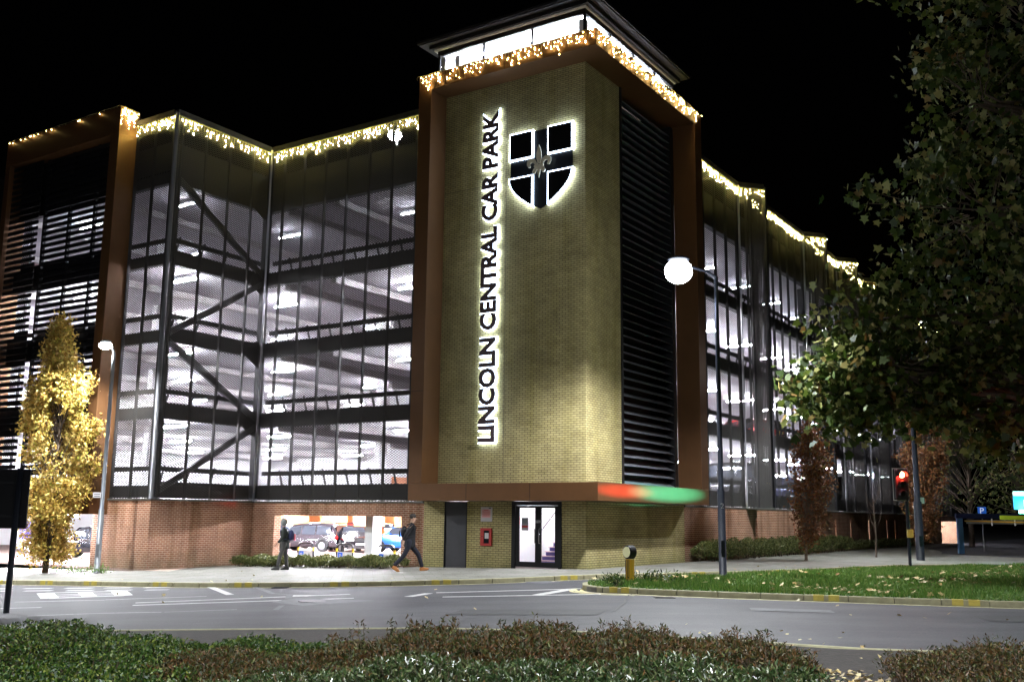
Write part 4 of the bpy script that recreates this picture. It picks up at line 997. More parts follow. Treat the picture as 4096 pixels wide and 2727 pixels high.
for (c, r, wgt) in lobes:
    for i in range(int(70*wgt)):
        q = RNG.normal(size=3); q /= np.linalg.norm(q); q *= RNG.uniform(.35,1.0)**.5; e = np.array(c)+q*np.array(r)
        twigends.append(e)
        base = np.array([17.6,27.6,max(2.5, min(17, c[2]-1.0))]); mid = np.array(c)*.55+base*.45+RNG.normal(size=3)*.3
        if i % 5 == 0: tr_.tube([loc_(base), loc_(mid), loc_(np.array(c)+q*.3), loc_(e)], [.10,.06,.03,.01], 5, False)
        else: tr_.tube([loc_(np.array(c)+q*np.array(r)*.35), loc_(np.array(c)+q*np.array(r)*.7+RNG.normal(size=3)*.1), loc_(e)], [.022,.014,.005], 4, False)
tr_.build('trunk', M_bark, pt, True)
tw = np.array(twigends)-np.array([17.8,27.5,0])
leaves('crown', clumps(tw, 36, .34, .9), .21, M_plane, pt, 'maple', along=np.array([0,0,-.25]), var=.45)
# dim trees far right behind the side road
def far_tree(x, y, h, r, label, n=2600):
    t = thing('tree', (x,y,-.2), 0, label, 'tree'); b = MB(); b.tube([(0,0,0),(.1,0,h*.5),(0,0,h*.9)], [.22,.15,.04], 7); cen = []
    for i in range(70):
        a = random.random()*6.28; z = random.uniform(h*.25,h); rr = r*math.sin(min(1,(h-z)/h*1.3+.25)*math.pi/2)*random.uniform(.3,1)
        e = (rr*math.cos(a), rr*math.sin(a), z); cen.append(e); b.tube([(0,0,z*.6),(e[0]*.5,e[1]*.5,z*.85),e], [.06,.035,.01], 4, False)
    b.build('trunk', M_bark, t, True); leaves('crown', clumps(cen, n//70, .45), .24, M_plane, t, 'oval')
far_tree(29.5,58,9,3.2,'dim leafy tree behind the blue parking sign'); far_tree(34.5,62,11,3.8,'dim leafy tree behind the glowing green sign at the right edge')
far_tree(33,74,12,4.5,'dark tree beyond the end of the car park behind the side road')
def hedge(name, u0, u1, v0, v1, h, label, m, n, z0=None, size=.075, cat='hedge'):
    t = bthing(name, label, cat); P = []
    L = max(abs(u1-u0), abs(v1-v0)); x = RNG.uniform(min(u0,u1),max(u0,u1),n); y = RNG.uniform(min(v0,v1),max(v0,v1),n)
    fx = (x-min(u0,u1))/abs(u1-u0); fy = (y-min(v0,v1))/abs(v1-v0); e = np.minimum(np.minimum(fx,1-fx)*abs(u1-u0), np.minimum(fy,1-fy)*abs(v1-v0))
    top = h*(.72+.28*np.minimum(1,e/.3)) + .07*np.sin(x*3.1+y*2.3)+.05*np.sin(y*5.7-x*4.1)
    z = top*RNG.uniform(0,1,n)**.45
    wx = C0.x + x*math.cos(ROT) - y*math.sin(ROT); zb = np.where(wx < 2.7, -.0285*(2.7-wx), 0)
    leaves('foliage', np.stack([x,y,z+zb+.02],1), size, m, t, 'oval', along=np.array([0,0,.35])); 
    b = MB()
    for i in range(int(n/160)):
        a = RNG.uniform(min(u0,u1),max(u0,u1)); c = RNG.uniform(min(v0,v1),max(v0,v1)); g = zg(W(a,c).x); b.tube([(a,c,g),(a+RNG.normal()*.08,c+RNG.normal()*.08,g+h*.8)], [.014,.005], 4, False)
    b.build('stems', M_twig, t); return t
hedge('hedge', -.75,.55, 7.75,15.6,.29, 'low clipped hedge beneath the wide opening left of the tower', M_hedge, 26000)
hedge('hedge', 8.95,29.0, .02,.86,.72, 'long dark hedge along the brick wall right of the tower', M_hedge, 22000, size=.09)
hedge('hedge', 29.4,50.0, .05,.86,.45, 'lower scrubby hedge farther along the brick wall behind the traffic light', M_hedge, 10000, size=.09)
# small weeds by the golden tree and around the bollard
def weed(loc, r, h, label, n=250, m=None, size=.10):
    t = thing('weed_clump', (loc[0],loc[1],loc[2]), 0, label, 'plant'); P = np.stack([RNG.normal(size=n)*r, RNG.normal(size=n)*r, np.abs(RNG.normal(size=n))*h*.5],1)
    leaves('leaves', P, size, m or M_grass, t, 'lance', along=np.array([0,0,.6])); b = MB()
    for i in range(8): b.tube([(random.gauss(0,r*.6),random.gauss(0,r*.6),0),(random.gauss(0,r),random.gauss(0,r),h*.8)], [.008,.003], 4, False)
    b.build('stems', M_twig, t)
weed((-15.4,37.0,-.52), .45,.25,'low weeds at the foot of the pavement beside the golden tree')
weed((2.62,26.35,0), .15,.16,'leafy weeds at the foot of the yellow bollard', 200, M_bushg); weed((3.75,26.3,0), .34,.24,'tall weeds just right of the yellow bollard', 420, M_bushg)
weed((2.5,24.5,0), .12,.2,'small weed growing over the island kerb', 90, M_bushg, .09)
weed((-14.1,36.0,-.48), .16,.25,'tuft of weeds at the base of the slim grey street lamp', 120)
# grass on the island
def inside(poly, P):
    x, y = P[:,0], P[:,1]; r = np.zeros(len(P), bool); j = len(poly)-1
    for i in range(len(poly)):
        xi, yi = poly[i]; xj, yj = poly[j]
        c = ((yi > y) != (yj > y)) & (x < (xj-xi)*(y-yi)/(yj-yi+1e-12)+xi); r ^= c; j = i
    return r
n = 230000; P = np.stack([RNG.uniform(1.9,24,n), RNG.uniform(17,42,n)],1); keep = inside(IS, P) & (RNG.uniform(size=n) < .95); P = P[keep]
zb = np.where(P[:,0]<2.7, -.0285*(2.7-P[:,0]), 0); B = np.concatenate([P, zb[:,None]],1); n = len(B)
hgt = .085*RNG.uniform(.5,1.4,n)*(1+.45*np.sin(P[:,0]*1.7+np.sin(P[:,1]*1.3)*2)); a = RNG.uniform(0,6.283,n); wx = np.stack([np.cos(a),np.sin(a),np.zeros(n)],1)*.016
tip = np.stack([RNG.normal(size=n)*.035, RNG.normal(size=n)*.035, hgt],1)
V = np.stack([B-wx, B+wx, B+tip],1).reshape(-1,3); F = np.arange(n*3).reshape(n,3)
tag(link(npmesh('grass', V, F, 3, M_grass), 'grass'), 'short green grass covering the island', 'grass', kind='stuff')
def ground_leaves(name, P, size, label):
    P = np.asarray(P); n = len(P); a = RNG.uniform(0,6.28,n); al = np.stack([np.cos(a),np.sin(a),np.zeros(n)],1); pr = np.array(PRO['maple']); k = len(pr)
    nn = np.stack([RNG.normal(size=n)*.35, RNG.normal(size=n)*.35, np.ones(n)],1); nn /= np.linalg.norm(nn,axis=1)[:,None]
    x = np.cross(nn, al); x /= np.linalg.norm(x,axis=1)[:,None]; al = np.cross(x, nn); s = size*RNG.uniform(.5,1.25,n)
    V = P[:,None,:]+s[:,None,None]*(al[:,None,:]*(pr[None,:,:1]-.5)+x[:,None,:]*pr[None,:,1:]+nn[:,None,:]*(.35*pr[None,:,1:]**2))
    return tag(link(npmesh(name, V.reshape(-1,3), np.arange(n*k).reshape(n,k), k, M_fallen), name), label, 'leaves', kind='stuff')
n = 6000; P = np.stack([RNG.uniform(2,22,n), RNG.uniform(18,40,n)],1)
cl = np.sin(P[:,0]*.9+1)*np.cos(P[:,1]*.8)+RNG.normal(size=n)*.5; P = P[inside(IS,P) & (cl > .62)]
ground_leaves('fallen_leaves', np.concatenate([P, np.full((len(P),1),.075)],1), .13, 'pale fallen leaves scattered over the grass island')
n = 420; P = np.stack([RNG.uniform(-16,16,n), RNG.uniform(12,37,n)],1); zz = np.where(P[:,0]<2.7,-.0285*(2.7-P[:,0]),0) - np.where(P[:,1]<28,.125,0)
kp = (RNG.uniform(size=n) < np.where(P[:,0] > 6, .8, .15)); P = P[kp]; zz = zz[kp]
ground_leaves('fallen_leaves', np.concatenate([P, (zz+.03)[:,None]],1), .09, 'few dry leaves lying on road and pavement')
n = 170; P = np.stack([RNG.normal(3.7,.22,n), RNG.uniform(10.2,12.0,n)],1); ground_leaves('fallen_leaves', np.concatenate([P, np.full((len(P),1),-.09)],1), .075, 'fallen leaves on bare soil between the two foreground shrubs')
n = 140; P = np.stack([RNG.uniform(-6,5,n), RNG.uniform(11,16,n)],1); ground_leaves('fallen_leaves', np.concatenate([P, (-.0285*(2.7-P[:,:1])-.09)],1), .07, 'dry leaves lying in the foreground planting bed')
# foreground shrubs
def shrub(cx_, cy_, rx, ry, h, m, label, n, size=.075, shape='lance', group='foreground shrubs', tall=0):
    g = zg(cx_)-.11; t = thing('shrub', (cx_,cy_,g), 0, label, 'shrub', group)
    ns = int(n/26); a = RNG.uniform(0,6.283,ns); r = RNG.uniform(0,1,ns)**.5; sx = r*np.cos(a)*rx; sy = r*np.sin(a)*ry
    top = h*(1-.55*r**3)*RNG.uniform(.70,1.12,ns) + .05*np.sin((sx+cx_)*5)+.04*np.sin((sy+cy_)*7) + (RNG.uniform(size=ns) < .09)*tall*RNG.uniform(.5,1.6,ns)
    top = np.maximum(top, .08); b = MB(); P = []; D = []
    for i in range(ns):
        lx, ly = RNG.normal()*.07, RNG.normal()*.07; b.tube([(sx[i],sy[i],0),(sx[i]+lx,sy[i]+ly,top[i])], [.006,.0025], 3, False)
        k = 26; f = RNG.uniform(.12,1.0,k)**.7; f[:5] = RNG.uniform(.9,1.03,5); an = RNG.uniform(0,6.283,k)
        P.append(np.stack([sx[i]+lx*f+RNG.normal(size=k)*.03, sy[i]+ly*f+RNG.normal(size=k)*.03, top[i]*f],1)); D.append(np.stack([np.cos(an)*.9, np.sin(an)*.9, np.full(k,.75)],1))
    b.build('stems', M_twig, t); leaves('foliage', np.concatenate(P), size, m, t, shape, along=np.concatenate(D)); return t
G_, B_ = M_bushg, M_bushb
shrub(-6.3,13.4,1.6,1.9,.44,G_,'bright green low shrub at the far left of the foreground bed',42000,.042,'oval')
shrub(-4.6,12.9,1.1,1.6,.27,G_,'bright green low shrub sloping down beside the bare soil strip',24000,.042,'oval')
shrub(-4.4,10.8,1.5,1.1,.24,G_,'darker green shrub in the bottom left corner',22000,.042,'oval')
shrub(-2.3,11.2,1.0,1.2,.24,B_,'thin mixed brown and green shrub between the green and brown masses',18000,.05)
shrub(-.8,12.3,1.35,1.6,.37,B_,'brown leaved shrub left of the middle with one tall shoot',38000,.056,tall=.12)
shrub(.7,12.1,1.5,1.6,.41,B_,'brown leaved shrub at the middle of the foreground',38000,.056,tall=.1)
shrub(2.0,11.6,1.35,1.5,.34,B_,'brown leaved shrub right of the middle ending at the soil gap',34000,.056,tall=.1)
shrub(-.6,10.2,1.5,1.0,.36,M_busho,'dark glossy shrub at the bottom edge left of the middle',26000,.056)
shrub(1.5,9.9,1.5,1.0,.36,M_busho,'dark glossy shrub at the bottom edge right of the middle',26000,.056)
shrub(-3.3,13.3,1.5,1.6,.17,G_,'low mixed green cover below the bare soil strip',18000,.042,'oval')
shrub(-2.9,11.9,1.3,1.3,.24,B_,'dark low shrub joining the green and brown masses',20000,.05)
shrub(-2.2,10.3,1.2,.9,.24,M_busho,'dark low shrub at the bottom edge left of the brown mass',14000,.05)
shrub(5.25,11.0,1.2,1.4,.32,B_,'feathery dark brown shrub in the bottom right corner',28000,.045,'lance',tall=.06)

# ------------------------------------------------------------------ GROUND FLOOR: racks, panels, cars
M_hoop = mat('hoop_black', (.02,.02,.022), .3, .4); M_hy = mat('hoop_yellow', (.75,.52,.02), .4); M_wpan = mat('white_panel', (.65,.66,.66), .5)
def hoop(u, v, label):
    t = bthing('hoop_barrier', label, 'barrier', 'hoop barriers inside the ground floor opening'); t.location = W(u, v, -.42)
    MB().tube([(0,-.42,0),(0,-.42,.75),(0,-.36,.86),(0,-.26,.90),(0,.26,.90),(0,.36,.86),(0,.42,.75),(0,.42,0)], .042, 10).build('hoop', M_hoop, t, True)
    for s_ in (-.42,.42): MB().tube([(0,s_,.60),(0,s_,.74)], .046, 10).build('yellow_band', M_hy, t, True)
    MB().box(-.02,.02,-.38,.38,.24,.60).build('panel_board', M_wpan, t); MB().box(-.03,-.021,.10,.34,.28,.58).build('blue_panel', M_blue, t)
    o = small_text('letter', 'P', .26, (-.034,.29,.34), R(-90), M_paper, t)
    b = MB(); b.extr([(-.03,-.30,.30),(-.03,-.02,.30),(-.03,-.08,.44),(-.03,-.16,.38),(-.03,-.2,.52)], (.008,0,0)); b.build('picture', M_hoop, t)
    return t
hoop(2.2,14.47,'black and yellow hoop barrier with parking panel, leftmost in the opening'); hoop(2.2,12.38,'black and yellow hoop barrier with parking panel, second from left in the opening')
hoop(2.2,10.30,'black and yellow hoop barrier in front of the blue hatchback'); hoop(3.6,9.7,'black and yellow hoop barrier standing behind the one by the blue hatchback')
ho = bthing('hanging_sign', 'row of orange hanging panels with the word Shops over the parked cars', 'sign')
for (a_, c_) in ((28.9,30.9),(25.8,27.9),(23.0,25.2),(31.2,32.6),(21.0,22.2)):
    MB().box(17.0,17.1,a_,c_,.98,1.88).build('panel', M_orange, ho)
small_text('letters', 'Shops', .60, (16.98,27.75,1.30), R(-90), M_paper, ho); small_text('letters', '5c', .42, (16.98,26.25,1.32), R(-90), M_paper, ho)
b = MB()
for q in (29.2,30.6,26.1,27.5,23.4,24.8,31.5,32.3,21.3,22.0): b.box(17.04,17.06,q-.01,q+.01,1.88,2.1)
b.build('hanger', M_steel, ho)
b = MB(); b.box(31.9,31.96,17.4,45.8,.9,1.6); b.build('orange_wall_band', M_orange, CP)
cl_ = bthing('traffic_cone_post', 'orange and white marker post inside the left entrance', 'post'); cl_.location = W(-.6,22.3,-.42)
MB().tube([(0,0,0),(0,0,.75)], .05, 10).build('post', M_orange, cl_, True); MB().tube([(0,0,.5),(0,0,.62)], .053, 10).build('reflective_band', M_paper, cl_, True)

def paint(name, rgb, metal=.3): 
    m = mat(name, rgb, .22, metal); m.node_tree.nodes['Principled BSDF'].inputs['Coat Weight'].default_value = .8; return m
M_tyre = mat('tyre_rubber', (.015,.015,.016), .8); M_rim = mat('alloy', (.22,.22,.23), .35, .8); M_headl = mat('headlight_glass', (.75,.78,.8), .1, .3); M_tail = mat('tail_lamp', (.5,.01,.01), .2)
M_plateY = mat('yellow_plate', (.75,.55,.03), .4); M_cglass = mat('car_glass', (.03,.035,.045), .06, spec=.8); M_trim = mat('car_trim', (.02,.02,.022), .6)
def car(loc, rz, label, L, Wd, H, pm, kind='hatch', belt=.56):
    t = thing('parked_car', loc, rz, label, 'car', 'cars parked in the car park'); zb = .22; zbelt = H*belt; hw = Wd/2
    if kind == 'suv': st = [(-.5,.62,.0),(-.485,1,0),(-.46,1,.55),(-.40,1,.96),(-.20,1,1.0),(.05,1,.97),(.17,1,.82),(.27,1,.0),(.42,.93,0),(.485,.85,0),(.5,.62,0)]
    else: st = [(-.5,.60,.0),(-.48,.92,0),(-.45,1,.45),(-.36,1,.90),(-.15,1,1.0),(.05,1,.96),(.14,1,.80),(.26,1,.0),(.42,.88,0),(.48,.76,0),(.5,.55,0)]
    V = []; F = []; m = 12
    for (fx, fb, fr) in st:
        x = fx*L; zt = zbelt*fb; zr = zt + (H-zt)*fr; wx = hw*(1-.10*(abs(fx)*2)**4); ww = wx*(.80 if fr > .05 else .97); wtop = wx*(.74 if fr > .05 else .80)
        half = [(0,zb),(wx*.92,zb),(wx,zb+.12),(wx*1.0,zt*.72),(wx*.97,zt),(ww*(1 if fr<.05 else 1.0),zt+(zr-zt)*.85),(wtop,zr)]
        ring = [(x,-y,z) for y,z in half[::-1]][:-1] + [(x,y,z) for y,z in half]; V += ring; m = len(ring)
    for i in range(len(st)-1):
        for k in range(m): a = i*m+k; b2 = i*m+(k+1)%m; F.append((a,b2,b2+m,a+m))
    F.append(tuple(range(m))); F.append(tuple((len(st)-1)*m+k for k in reversed(range(m))))
    bd = MB(); bd.v = V; bd.f = F; body = bd.build('body', pm, t, True); md = body.modifiers.new('sub','SUBSURF'); md.levels = 2; md.render_levels = 2
    def sec(fx):
        xs = [s_[0] for s_ in st]; return zbelt*np.interp(fx,xs,[s_[1] for s_ in st]), np.interp(fx,xs,[s_[2] for s_ in st])
    for s_ in (1,-1):
        for (a, c) in ((-.41,-.22),(-.20,-.02),(0,.17)):
            q = []
            for fx, up in ((a,0),(c,0),(c,1),(a,1)):
                zt, fr = sec(fx); zr = zt+(H-zt)*fr; z = zt+.05 if not up else zt+(zr-zt)*.80-.02; z = max(z, zt+.05)
                y = hw*(.965 - .165*((z-zt)/max(.1,(H-zt)*.85))); q.append((fx*L, s_*(y+.012), z))
            MB().poly(q if s_ > 0 else q[::-1]).build('side_window', M_cglass, t)
    b = MB(); zt,_ = sec(.24); b.poly([(.245*L,-hw*.74,zt+.04),(.245*L,hw*.74,zt+.04),(.135*L,hw*.64,H*.93),(.135*L,-hw*.64,H*.93)]); b.build('windscreen', M_cglass, t)
    b = MB(); b.poly([(-.478*L-.02,-hw*.68,zbelt+.06),(-.44*L-.05,-hw*.60,H*.90),(-.44*L-.05,hw*.60,H*.90),(-.478*L-.02,hw*.68,zbelt+.06)]); b.build('rear_window', M_cglass, t)
    for fx in (-.31,.31):
        for s_ in (1,-1):
            r = .34 if kind == 'suv' else .31; y = s_*(hw-.10)
            MB().tube([(fx*L,y-.11,r),(fx*L,y+.11,r)], r, 20).build('wheel', M_tyre, t, True)
            wr = MB(); wr.tube([(fx*L,y+s_*.105,r),(fx*L,y+s_*.118,r)], r*.62, 16)
            for k in range(5):
                a = k*1.2566; wr.beam((fx*L,y+s_*.122,r),(fx*L+math.cos(a)*r*.6,y+s_*.122,r+math.sin(a)*r*.6),.04,.05)
            wr.build('rim', M_rim, t)
            ar = MB(); pts_ = [(fx*L+(r+.07)*math.cos(a), s_*(hw+.004), r+(r+.07)*math.sin(a)) for a in np.linspace(0,math.pi,12)]
            ar.poly(pts_ if s_>0 else pts_[::-1]); ar.build('wheel_arch', M_trim, t)
    for s_ in (1,-1):
        MB().ell((.475*L,s_*hw*.68,zbelt*.80),(.10,.20,.075),10,6).build('headlight', M_headl, t, True); MB().ell((-.485*L,s_*hw*.80,zbelt*.86),(.07,.14,.14),10,6).build('tail_lamp', M_tail, t, True)
        MB().ell((.13*L,s_*(hw+.10),zbelt+.08),(.07,.10,.06),8,6).build('wing_mirror', pm, t, True)
    b = MB(); b.box(-.505*L-.02,-.49*L,-.26,.26,zbelt*.72,zbelt*.72+.12); b.build('rear_plate', M_plateY, t)
    b = MB(); b.box(.495*L,.505*L+.02,-.26,.26,.42,.53); b.build('front_plate', M_paper, t); b = MB(); b.box(.49*L,.502*L,-.34,.34,.58,.75); b.build('grille', M_trim, t)
    b = MB(); b.box(-.503*L,-.45*L,-hw*.85,hw*.85,zb,zb+.16); b.box(.45*L,.503*L,-hw*.75,hw*.75,zb,zb+.16); b.build('bumper', M_trim, t)
    if kind == 'suv': b = MB(); b.box(-.47*L,-.43*L,-hw*.55,hw*.55,H-.06,H+.0); b.build('spoiler', pm, t)
    return t
P_dark = paint('dark_plum_paint', (.035,.028,.035)); P_black = paint('black_paint', (.012,.012,.016)); P_red = paint('red_paint', (.55,.03,.02)); P_blue = paint('blue_paint', (.03,.16,.55)); P_silver = paint('silver_paint', (.35,.37,.42)); P_or = paint('orange_car_paint', (.65,.15,.03)); P_navy = paint('navy_paint', (.04,.05,.14))
def ua(u, v, z, a): p = W(u, v, z); return (p.x,p.y,z), R(a)
def put(u, v, z, a, *args, **k): l, r_ = ua(u, v, z, a); return car(l, r_, *args, **k)
# heading angles in world axes
put(14.9,26.7,-.42,160,'dark plum SUV seen from behind through the wide opening',4.6,1.95,1.60,P_dark,'suv')
put(16.2,24.7,-.42,-68,'black saloon facing out beside the dark SUV',4.6,1.85,1.48,P_black,'hatch')
put(21.5,29.3,-.42,-40,'red hatchback parked behind the black car',4.1,1.78,1.60,P_red,'hatch')
put(23.0,28.2,-.42,-40,'orange hatchback just visible behind the red one',4.1,1.78,1.60,P_or,'hatch')
put(17.9,21.9,-.42,155,'bright blue hatchback at the right end of the opening',4.3,1.80,1.66,P_blue,'hatch')
put(22.0,36.0,-.42,160,'silver car half hidden behind the dark SUV',4.3,1.8,1.6,P_silver,'hatch')
put(17.5,31.6,-.42,150,'white car at the left edge of the wide opening behind the hooded person',4.3,1.8,1.55,P_silver,'hatch')
put(3.2,25.6,-.42,160,'navy hatchback inside the left entrance beside the brick wall',4.2,1.8,1.5,P_navy,'hatch')
put(1.0,26.4,-.42,175,'black hatchback inside the left entrance behind the golden tree',4.2,1.8,1.45,P_black,'hatch')
put(9.0,31.0,-.42,170,'silver hatchback deep inside the left entrance',4.2,1.8,1.5,P_silver,'hatch')
# upper decks behind the mesh of the long side
z1_, z2_ = LV[0]+.36, LV[1]+.36
put(14.0,4.6,z2_,145,'dark car on the second deck behind the mesh just right of the tower',4.5,1.85,1.6,P_black,'suv')
put(24.2,4.3,z2_,147,'red car on the second deck behind the mesh of the long side',4.2,1.8,1.45,P_red,'hatch')
put(14.0,4.6,z1_,145,'dark car on the first deck behind the mesh just right of the tower',4.5,1.85,1.6,P_black,'hatch')
put(22.0,4.6,z1_,147,'large dark van shaped car on the first deck behind the rusty tree',4.9,1.95,2.0,P_black,'suv')
put(29.5,4.6,z1_,147,'dark car on the first deck farther along the long side',4.4,1.85,1.55,P_navy,'hatch')
# pale poster and yellow case in the left entrance
po = bthing('poster_board', 'framed poster board with dark blue picture standing inside the left entrance', 'poster')
M_pbl = mat('poster_blue', (.05,.04,.35), .5); po.location = W(-3.2,25.2,-.42)
MB().box(-.03,0,-.5,.5,.5,1.7).build('frame', M_white, po); MB().box(-.04,-.031,-.42,.42,.9,1.62).build('picture', M_pbl, po); MB().box(-.04,-.031,-.42,.42,.56,.88).build('caption', M_silver if False else M_paper, po)

# ------------------------------------------------------------------ PEOPLE
def skinned(name, bones, m, parent, sub=2, root=0):
    # bones: list of polylines of (x,y,z,r); first point of a chain may be an index into earlier verts
    V = []; Rr = []; E = []
    for ch in bones:
        prev = None
        for q in ch:
            if isinstance(q, int): prev = q; continue
            V.append(q[:3]); Rr.append(q[3]); k = len(V)-1
            if prev is not None: E.append((prev, k))
            prev = k
    me = bpy.data.meshes.new(name); me.from_pydata(V, E, []); me.materials.append(m)
    o = link(me, name, parent); o.modifiers.new('skin','SKIN')
    lay = me.skin_vertices[0].data if me.skin_vertices else None
    if lay is None:
        bm = bmesh.new(); bm.from_mesh(me); bm.verts.layers.skin.verify(); bm.to_mesh(me); bm.free(); lay = me.skin_vertices[0].data
    for i, r_ in enumerate(Rr):
        r2 = r_ if hasattr(r_, '__len__') else (r_, r_); lay[i].radius = r2; lay[i].use_root = (i == root)
    o.modifiers['skin'].use_smooth_shade = True; s_ = o.modifiers.new('sub','SUBSURF'); s_.levels = sub; s_.render_levels = sub; return o
M_skin = mat('skin', (.50,.30,.21), .5); M_hair = mat('dark_hair', (.03,.022,.018), .6); M_hood = mat('grey_hood', (.20,.21,.20), .9); M_jgreen = mat('dark_green_jacket', (.014,.019,.015), .8)
M_trg = mat('grey_trousers', (.055,.053,.050), .9); M_coat = mat('black_coat', (.006,.006,.009), .8); M_jean = mat('dark_jeans', (.007,.008,.018), .85); M_tan = mat('tan_leather', (.38,.15,.04), .5)
M_bagn = mat('navy_backpack', (.02,.025,.09), .7); M_bagr = mat('red_backpack_panel', (.40,.02,.04), .7); M_shoe = mat('dark_shoe', (.03,.03,.03), .6)
def hand_chain(idx, w, f, side):                     # five short finger chains from a wrist index at w pointing along f
    out = []; w = Vector(w); f = Vector(f).normalized(); s_ = f.cross(Vector((0,1,0))).normalized() if abs(f.y) < .9 else Vector((1,0,0)); pal = w+f*.08
    out.append([idx, (*(w+f*.045), .024), (*pal, (.03,.018))]); return out, pal, s_, f
def person(loc, rz, label, H, hip, torso_lean, legF, legB, armL, armR, cloth, faceback=False):
    t = thing('person', loc, rz, label, 'person'); s = H/1.75
    def S(p, r): return (p[0]*s, p[1]*s, p[2]*s, (r*s if not hasattr(r,'__len__') else (r[0]*s, r[1]*s)))
    pel = (0,0,.93); ch = (torso_lean,0,1.32); nk = (torso_lean*1.25,0,1.50); hd = (torso_lean*1.25+.035,0,1.62)
    body = [[S(pel,.08), S((torso_lean*.5,0,1.12),.08), S(ch,.085), S((torso_lean*1.2,0,1.45),.06), S(nk,.055), S(hd,(.078,.09)), S((hd[0]+.005,0,1.70),(.07,.08))]]
    def leg(side, L): return [0, S((0,side*.09,.86),.06), S((L[0],side*.10,L[1]),.045), S((L[2],side*.10,L[3]+.09),.042), S((L[2]+.02,side*.10,L[3]+.04),.04), S((L[2]+.17,side*.11,L[3]+.03),.03)]
    body.append(leg(1, legF)); body.append(leg(-1, legB))
    i_sh = 2; n0 = 7+5+5
    arms = []
    for side, A in ((1,armL),(-1,armR)):
        arms.append([i_sh, S((ch[0],side*.16,1.39),.035), S((A[0],side*.23,A[1]),.035), S((A[2],side*.22,A[3]),.032)])
    body += arms
    # hands: palm and five fingers
    nv = 17
    for k_, (side, A) in enumerate(((1,armL),(-1,armR))):
        wi = nv + 2 + k_*3; el = Vector((A[0],side*.23,A[1])); wr = Vector((A[2],side*.22,A[3])); f = (wr-el).normalized()
        x_ = Vector((f.z,0,-f.x)).normalized()*.02; pal = wr+f*.06
        base = 17+6+k_*0
        arms_idx = wi
        body.append([wi, S(tuple(wr+f*.05),(.030,.018))])
    # fingers attach to the palm vertices (last two)
    np0 = 17+6; fing = []
    for k_, (side, A) in enumerate(((1,armL),(-1,armR))):
        el = Vector((A[0],side*.23,A[1])); wr = Vector((A[2],side*.22,A[3])); f = (wr-el).normalized(); x_ = Vector((f.z,0,-f.x)).normalized()
        for j, (o_, ln) in enumerate(((-.028,.07),(-.010,.08),(.008,.075),(.025,.06))):
            a_ = wr+f*.085+x_*o_; fing.append([np0+k_, S(tuple(a_),.010), S(tuple(a_+f*ln*.5+Vector((.012,0,0))),.009), S(tuple(a_+f*ln+Vector((.03,0,0))),.007)])
        a_ = wr+f*.04+x_*-.035; fing.append([np0+k_, S(tuple(a_),.011), S(tuple(a_+f*.03-x_*.02),.009)])
    skinned('body', body+fing, M_skin, t)
    jt, tt, st_, hair, hm = cloth
    # coat: follows torso and arms
    coat = [[S((0,0,.70),(.20,.15)), S((0,0,.80),(.20,.14)), S((torso_lean*.3,0,1.0),(.17,.13)), S((torso_lean*.7,0,1.2),(.165,.13)), S((ch[0],0,1.34),(.19,.135)), S((torso_lean*1.2,0,1.46),(.095,.085)), S((torso_lean*1.22,0,1.50),(.075,.075))]]
    for side, A in ((1,armL),(-1,armR)):
        coat.append([4, S((ch[0],side*.17,1.40),.078), S((A[0],side*.23,A[1]),.062), S((A[2]*.92+A[0]*.08,side*.22,A[3]*.92+A[1]*.08),.050)])
    skinned('coat', coat, jt, t)
    tr2 = [[S((0,0,1.04),(.15,.12)), S((0,.0,.88),(.15,.12))]]
    for side, L in ((1,legF),(-1,legB)):
        tr2.append([1, S((0+L[0]*.15,side*.09,.80),.100), S((L[0],side*.10,L[1]),.078), S((L[2],side*.10,L[3]+.10),.062)])
    skinned('trousers', tr2, tt, t)
    for side, L in ((1,legF),(-1,legB)):
        b = MB(); x0, z0 = L[2]*s, L[3]*s; dz = L[4] if len(L) > 4 else 0
        prof = [(-.07,0),(.20,0),(.225,.03),(.19,.06),(.08,.10),(.04,.13),(-.06,.13),(-.08,.05)]
        ca, sa = math.cos(dz), math.sin(dz); P_ = [(x0+(p*ca-q*sa)*s, side*.10*s-.045*s, z0+(p*sa+q*ca)*s) for p, q in prof]
        b.extr(P_, (0,.09*s,0)); b.build('shoe', st_, t, True, bevel=.015*s)
    # hair or hood
    b = MB(); hx = hd[0]*s
    if hair == 'hood': b.ell((hx-.015*s,0,1.655*s),(.125*s,.115*s,.145*s),16,12)
    else: b.ell((hx-.022*s,0,1.70*s),(.105*s,.09*s,.095*s),16,12)
    b.build('hood' if hair == 'hood' else 'hair', hm, t, True)
    b = MB(); b.ell((hx+.098*s,0,1.625*s),(.020*s,.013*s,.024*s),8,6); fo = b.build('nose', M_skin, t, True)
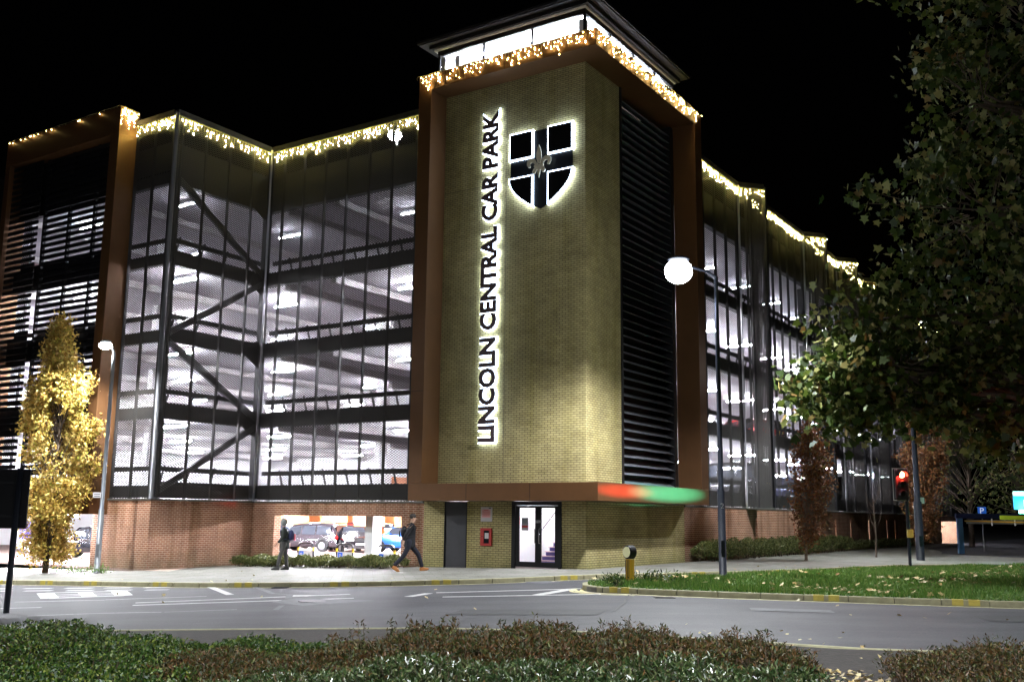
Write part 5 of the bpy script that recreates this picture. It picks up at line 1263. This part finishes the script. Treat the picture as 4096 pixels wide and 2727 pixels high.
    for sd in (1,-1): MB().ell((hx+.082*s,sd*.032*s,1.655*s),(.010*s,.012*s,.008*s),8,6).build('eye', M_black, t, True); MB().ell((hx+.0*s,sd*.083*s,1.635*s),(.020*s,.012*s,.030*s),8,6).build('ear', M_skin if hair != 'hood' else hm, t, True)
    MB().ell((hx+.088*s,0,1.582*s),(.008*s,.022*s,.006*s),8,6).build('mouth', mat('lips',(.35,.12,.10),.5), t, True)
    return t, s, ch
p1, s, ch = person((-7.83,36.1,-.30), R(185), 'person in grey hood, dark jacket and backpack walking left past the wide opening', 1.72, 0, .03,
    (.12,.50,.20,.0), (-.05,.50,-.10,.0), (.05,1.12,.22,.92), (-.10,1.14,-.14,.90), (M_jgreen, M_trg, M_shoe, 'hood', M_hood))
def bag(t, s, ch, m1, m2):
    b = MB(); b.prism([(ch[0]*s-.36*s,-.15*s),(ch[0]*s-.15*s,-.16*s),(ch[0]*s-.13*s,0),(ch[0]*s-.15*s,.16*s),(ch[0]*s-.36*s,.15*s)], .98*s, 1.43*s); o = b.build('backpack', m1, t, True); mo = o.modifiers.new('sub','SUBSURF'); mo.levels = 2; mo.render_levels = 2
    b = MB(); b.box(ch[0]*s-.40*s,ch[0]*s-.355*s,-.10*s,.10*s,1.02*s,1.25*s); b.build('backpack_pocket', m2, t, False, bevel=.02*s)
    b = MB()
    for sd in (-.11,.11): b.tube([(ch[0]*s-.16*s,sd*s,1.42*s),(ch[0]*s,sd*s,1.50*s),(ch[0]*s+.14*s,sd*s,1.36*s),(ch[0]*s+.10*s,sd*s,1.1*s),(ch[0]*s-.14*s,sd*s,1.05*s)], .018*s, 6)
    b.build('backpack_straps', m1, t, True)
bag(p1, s, ch, M_bagn, M_bagr)
p2, s, ch = person((-3.25,33.7,-.17), R(5), 'person in long black coat, dark jeans and tan shoes striding right toward the tower', 1.80, 0, .05,
    (.28,.52,.42,.0,.25), (-.16,.50,-.48,.05,-.5), (-.05,1.12,.10,.93), (-.12,1.12,-.20,.92), (M_coat, M_jean, M_tan, 'hair', M_hair))
bag(p2, s, ch, M_coat, M_coat)
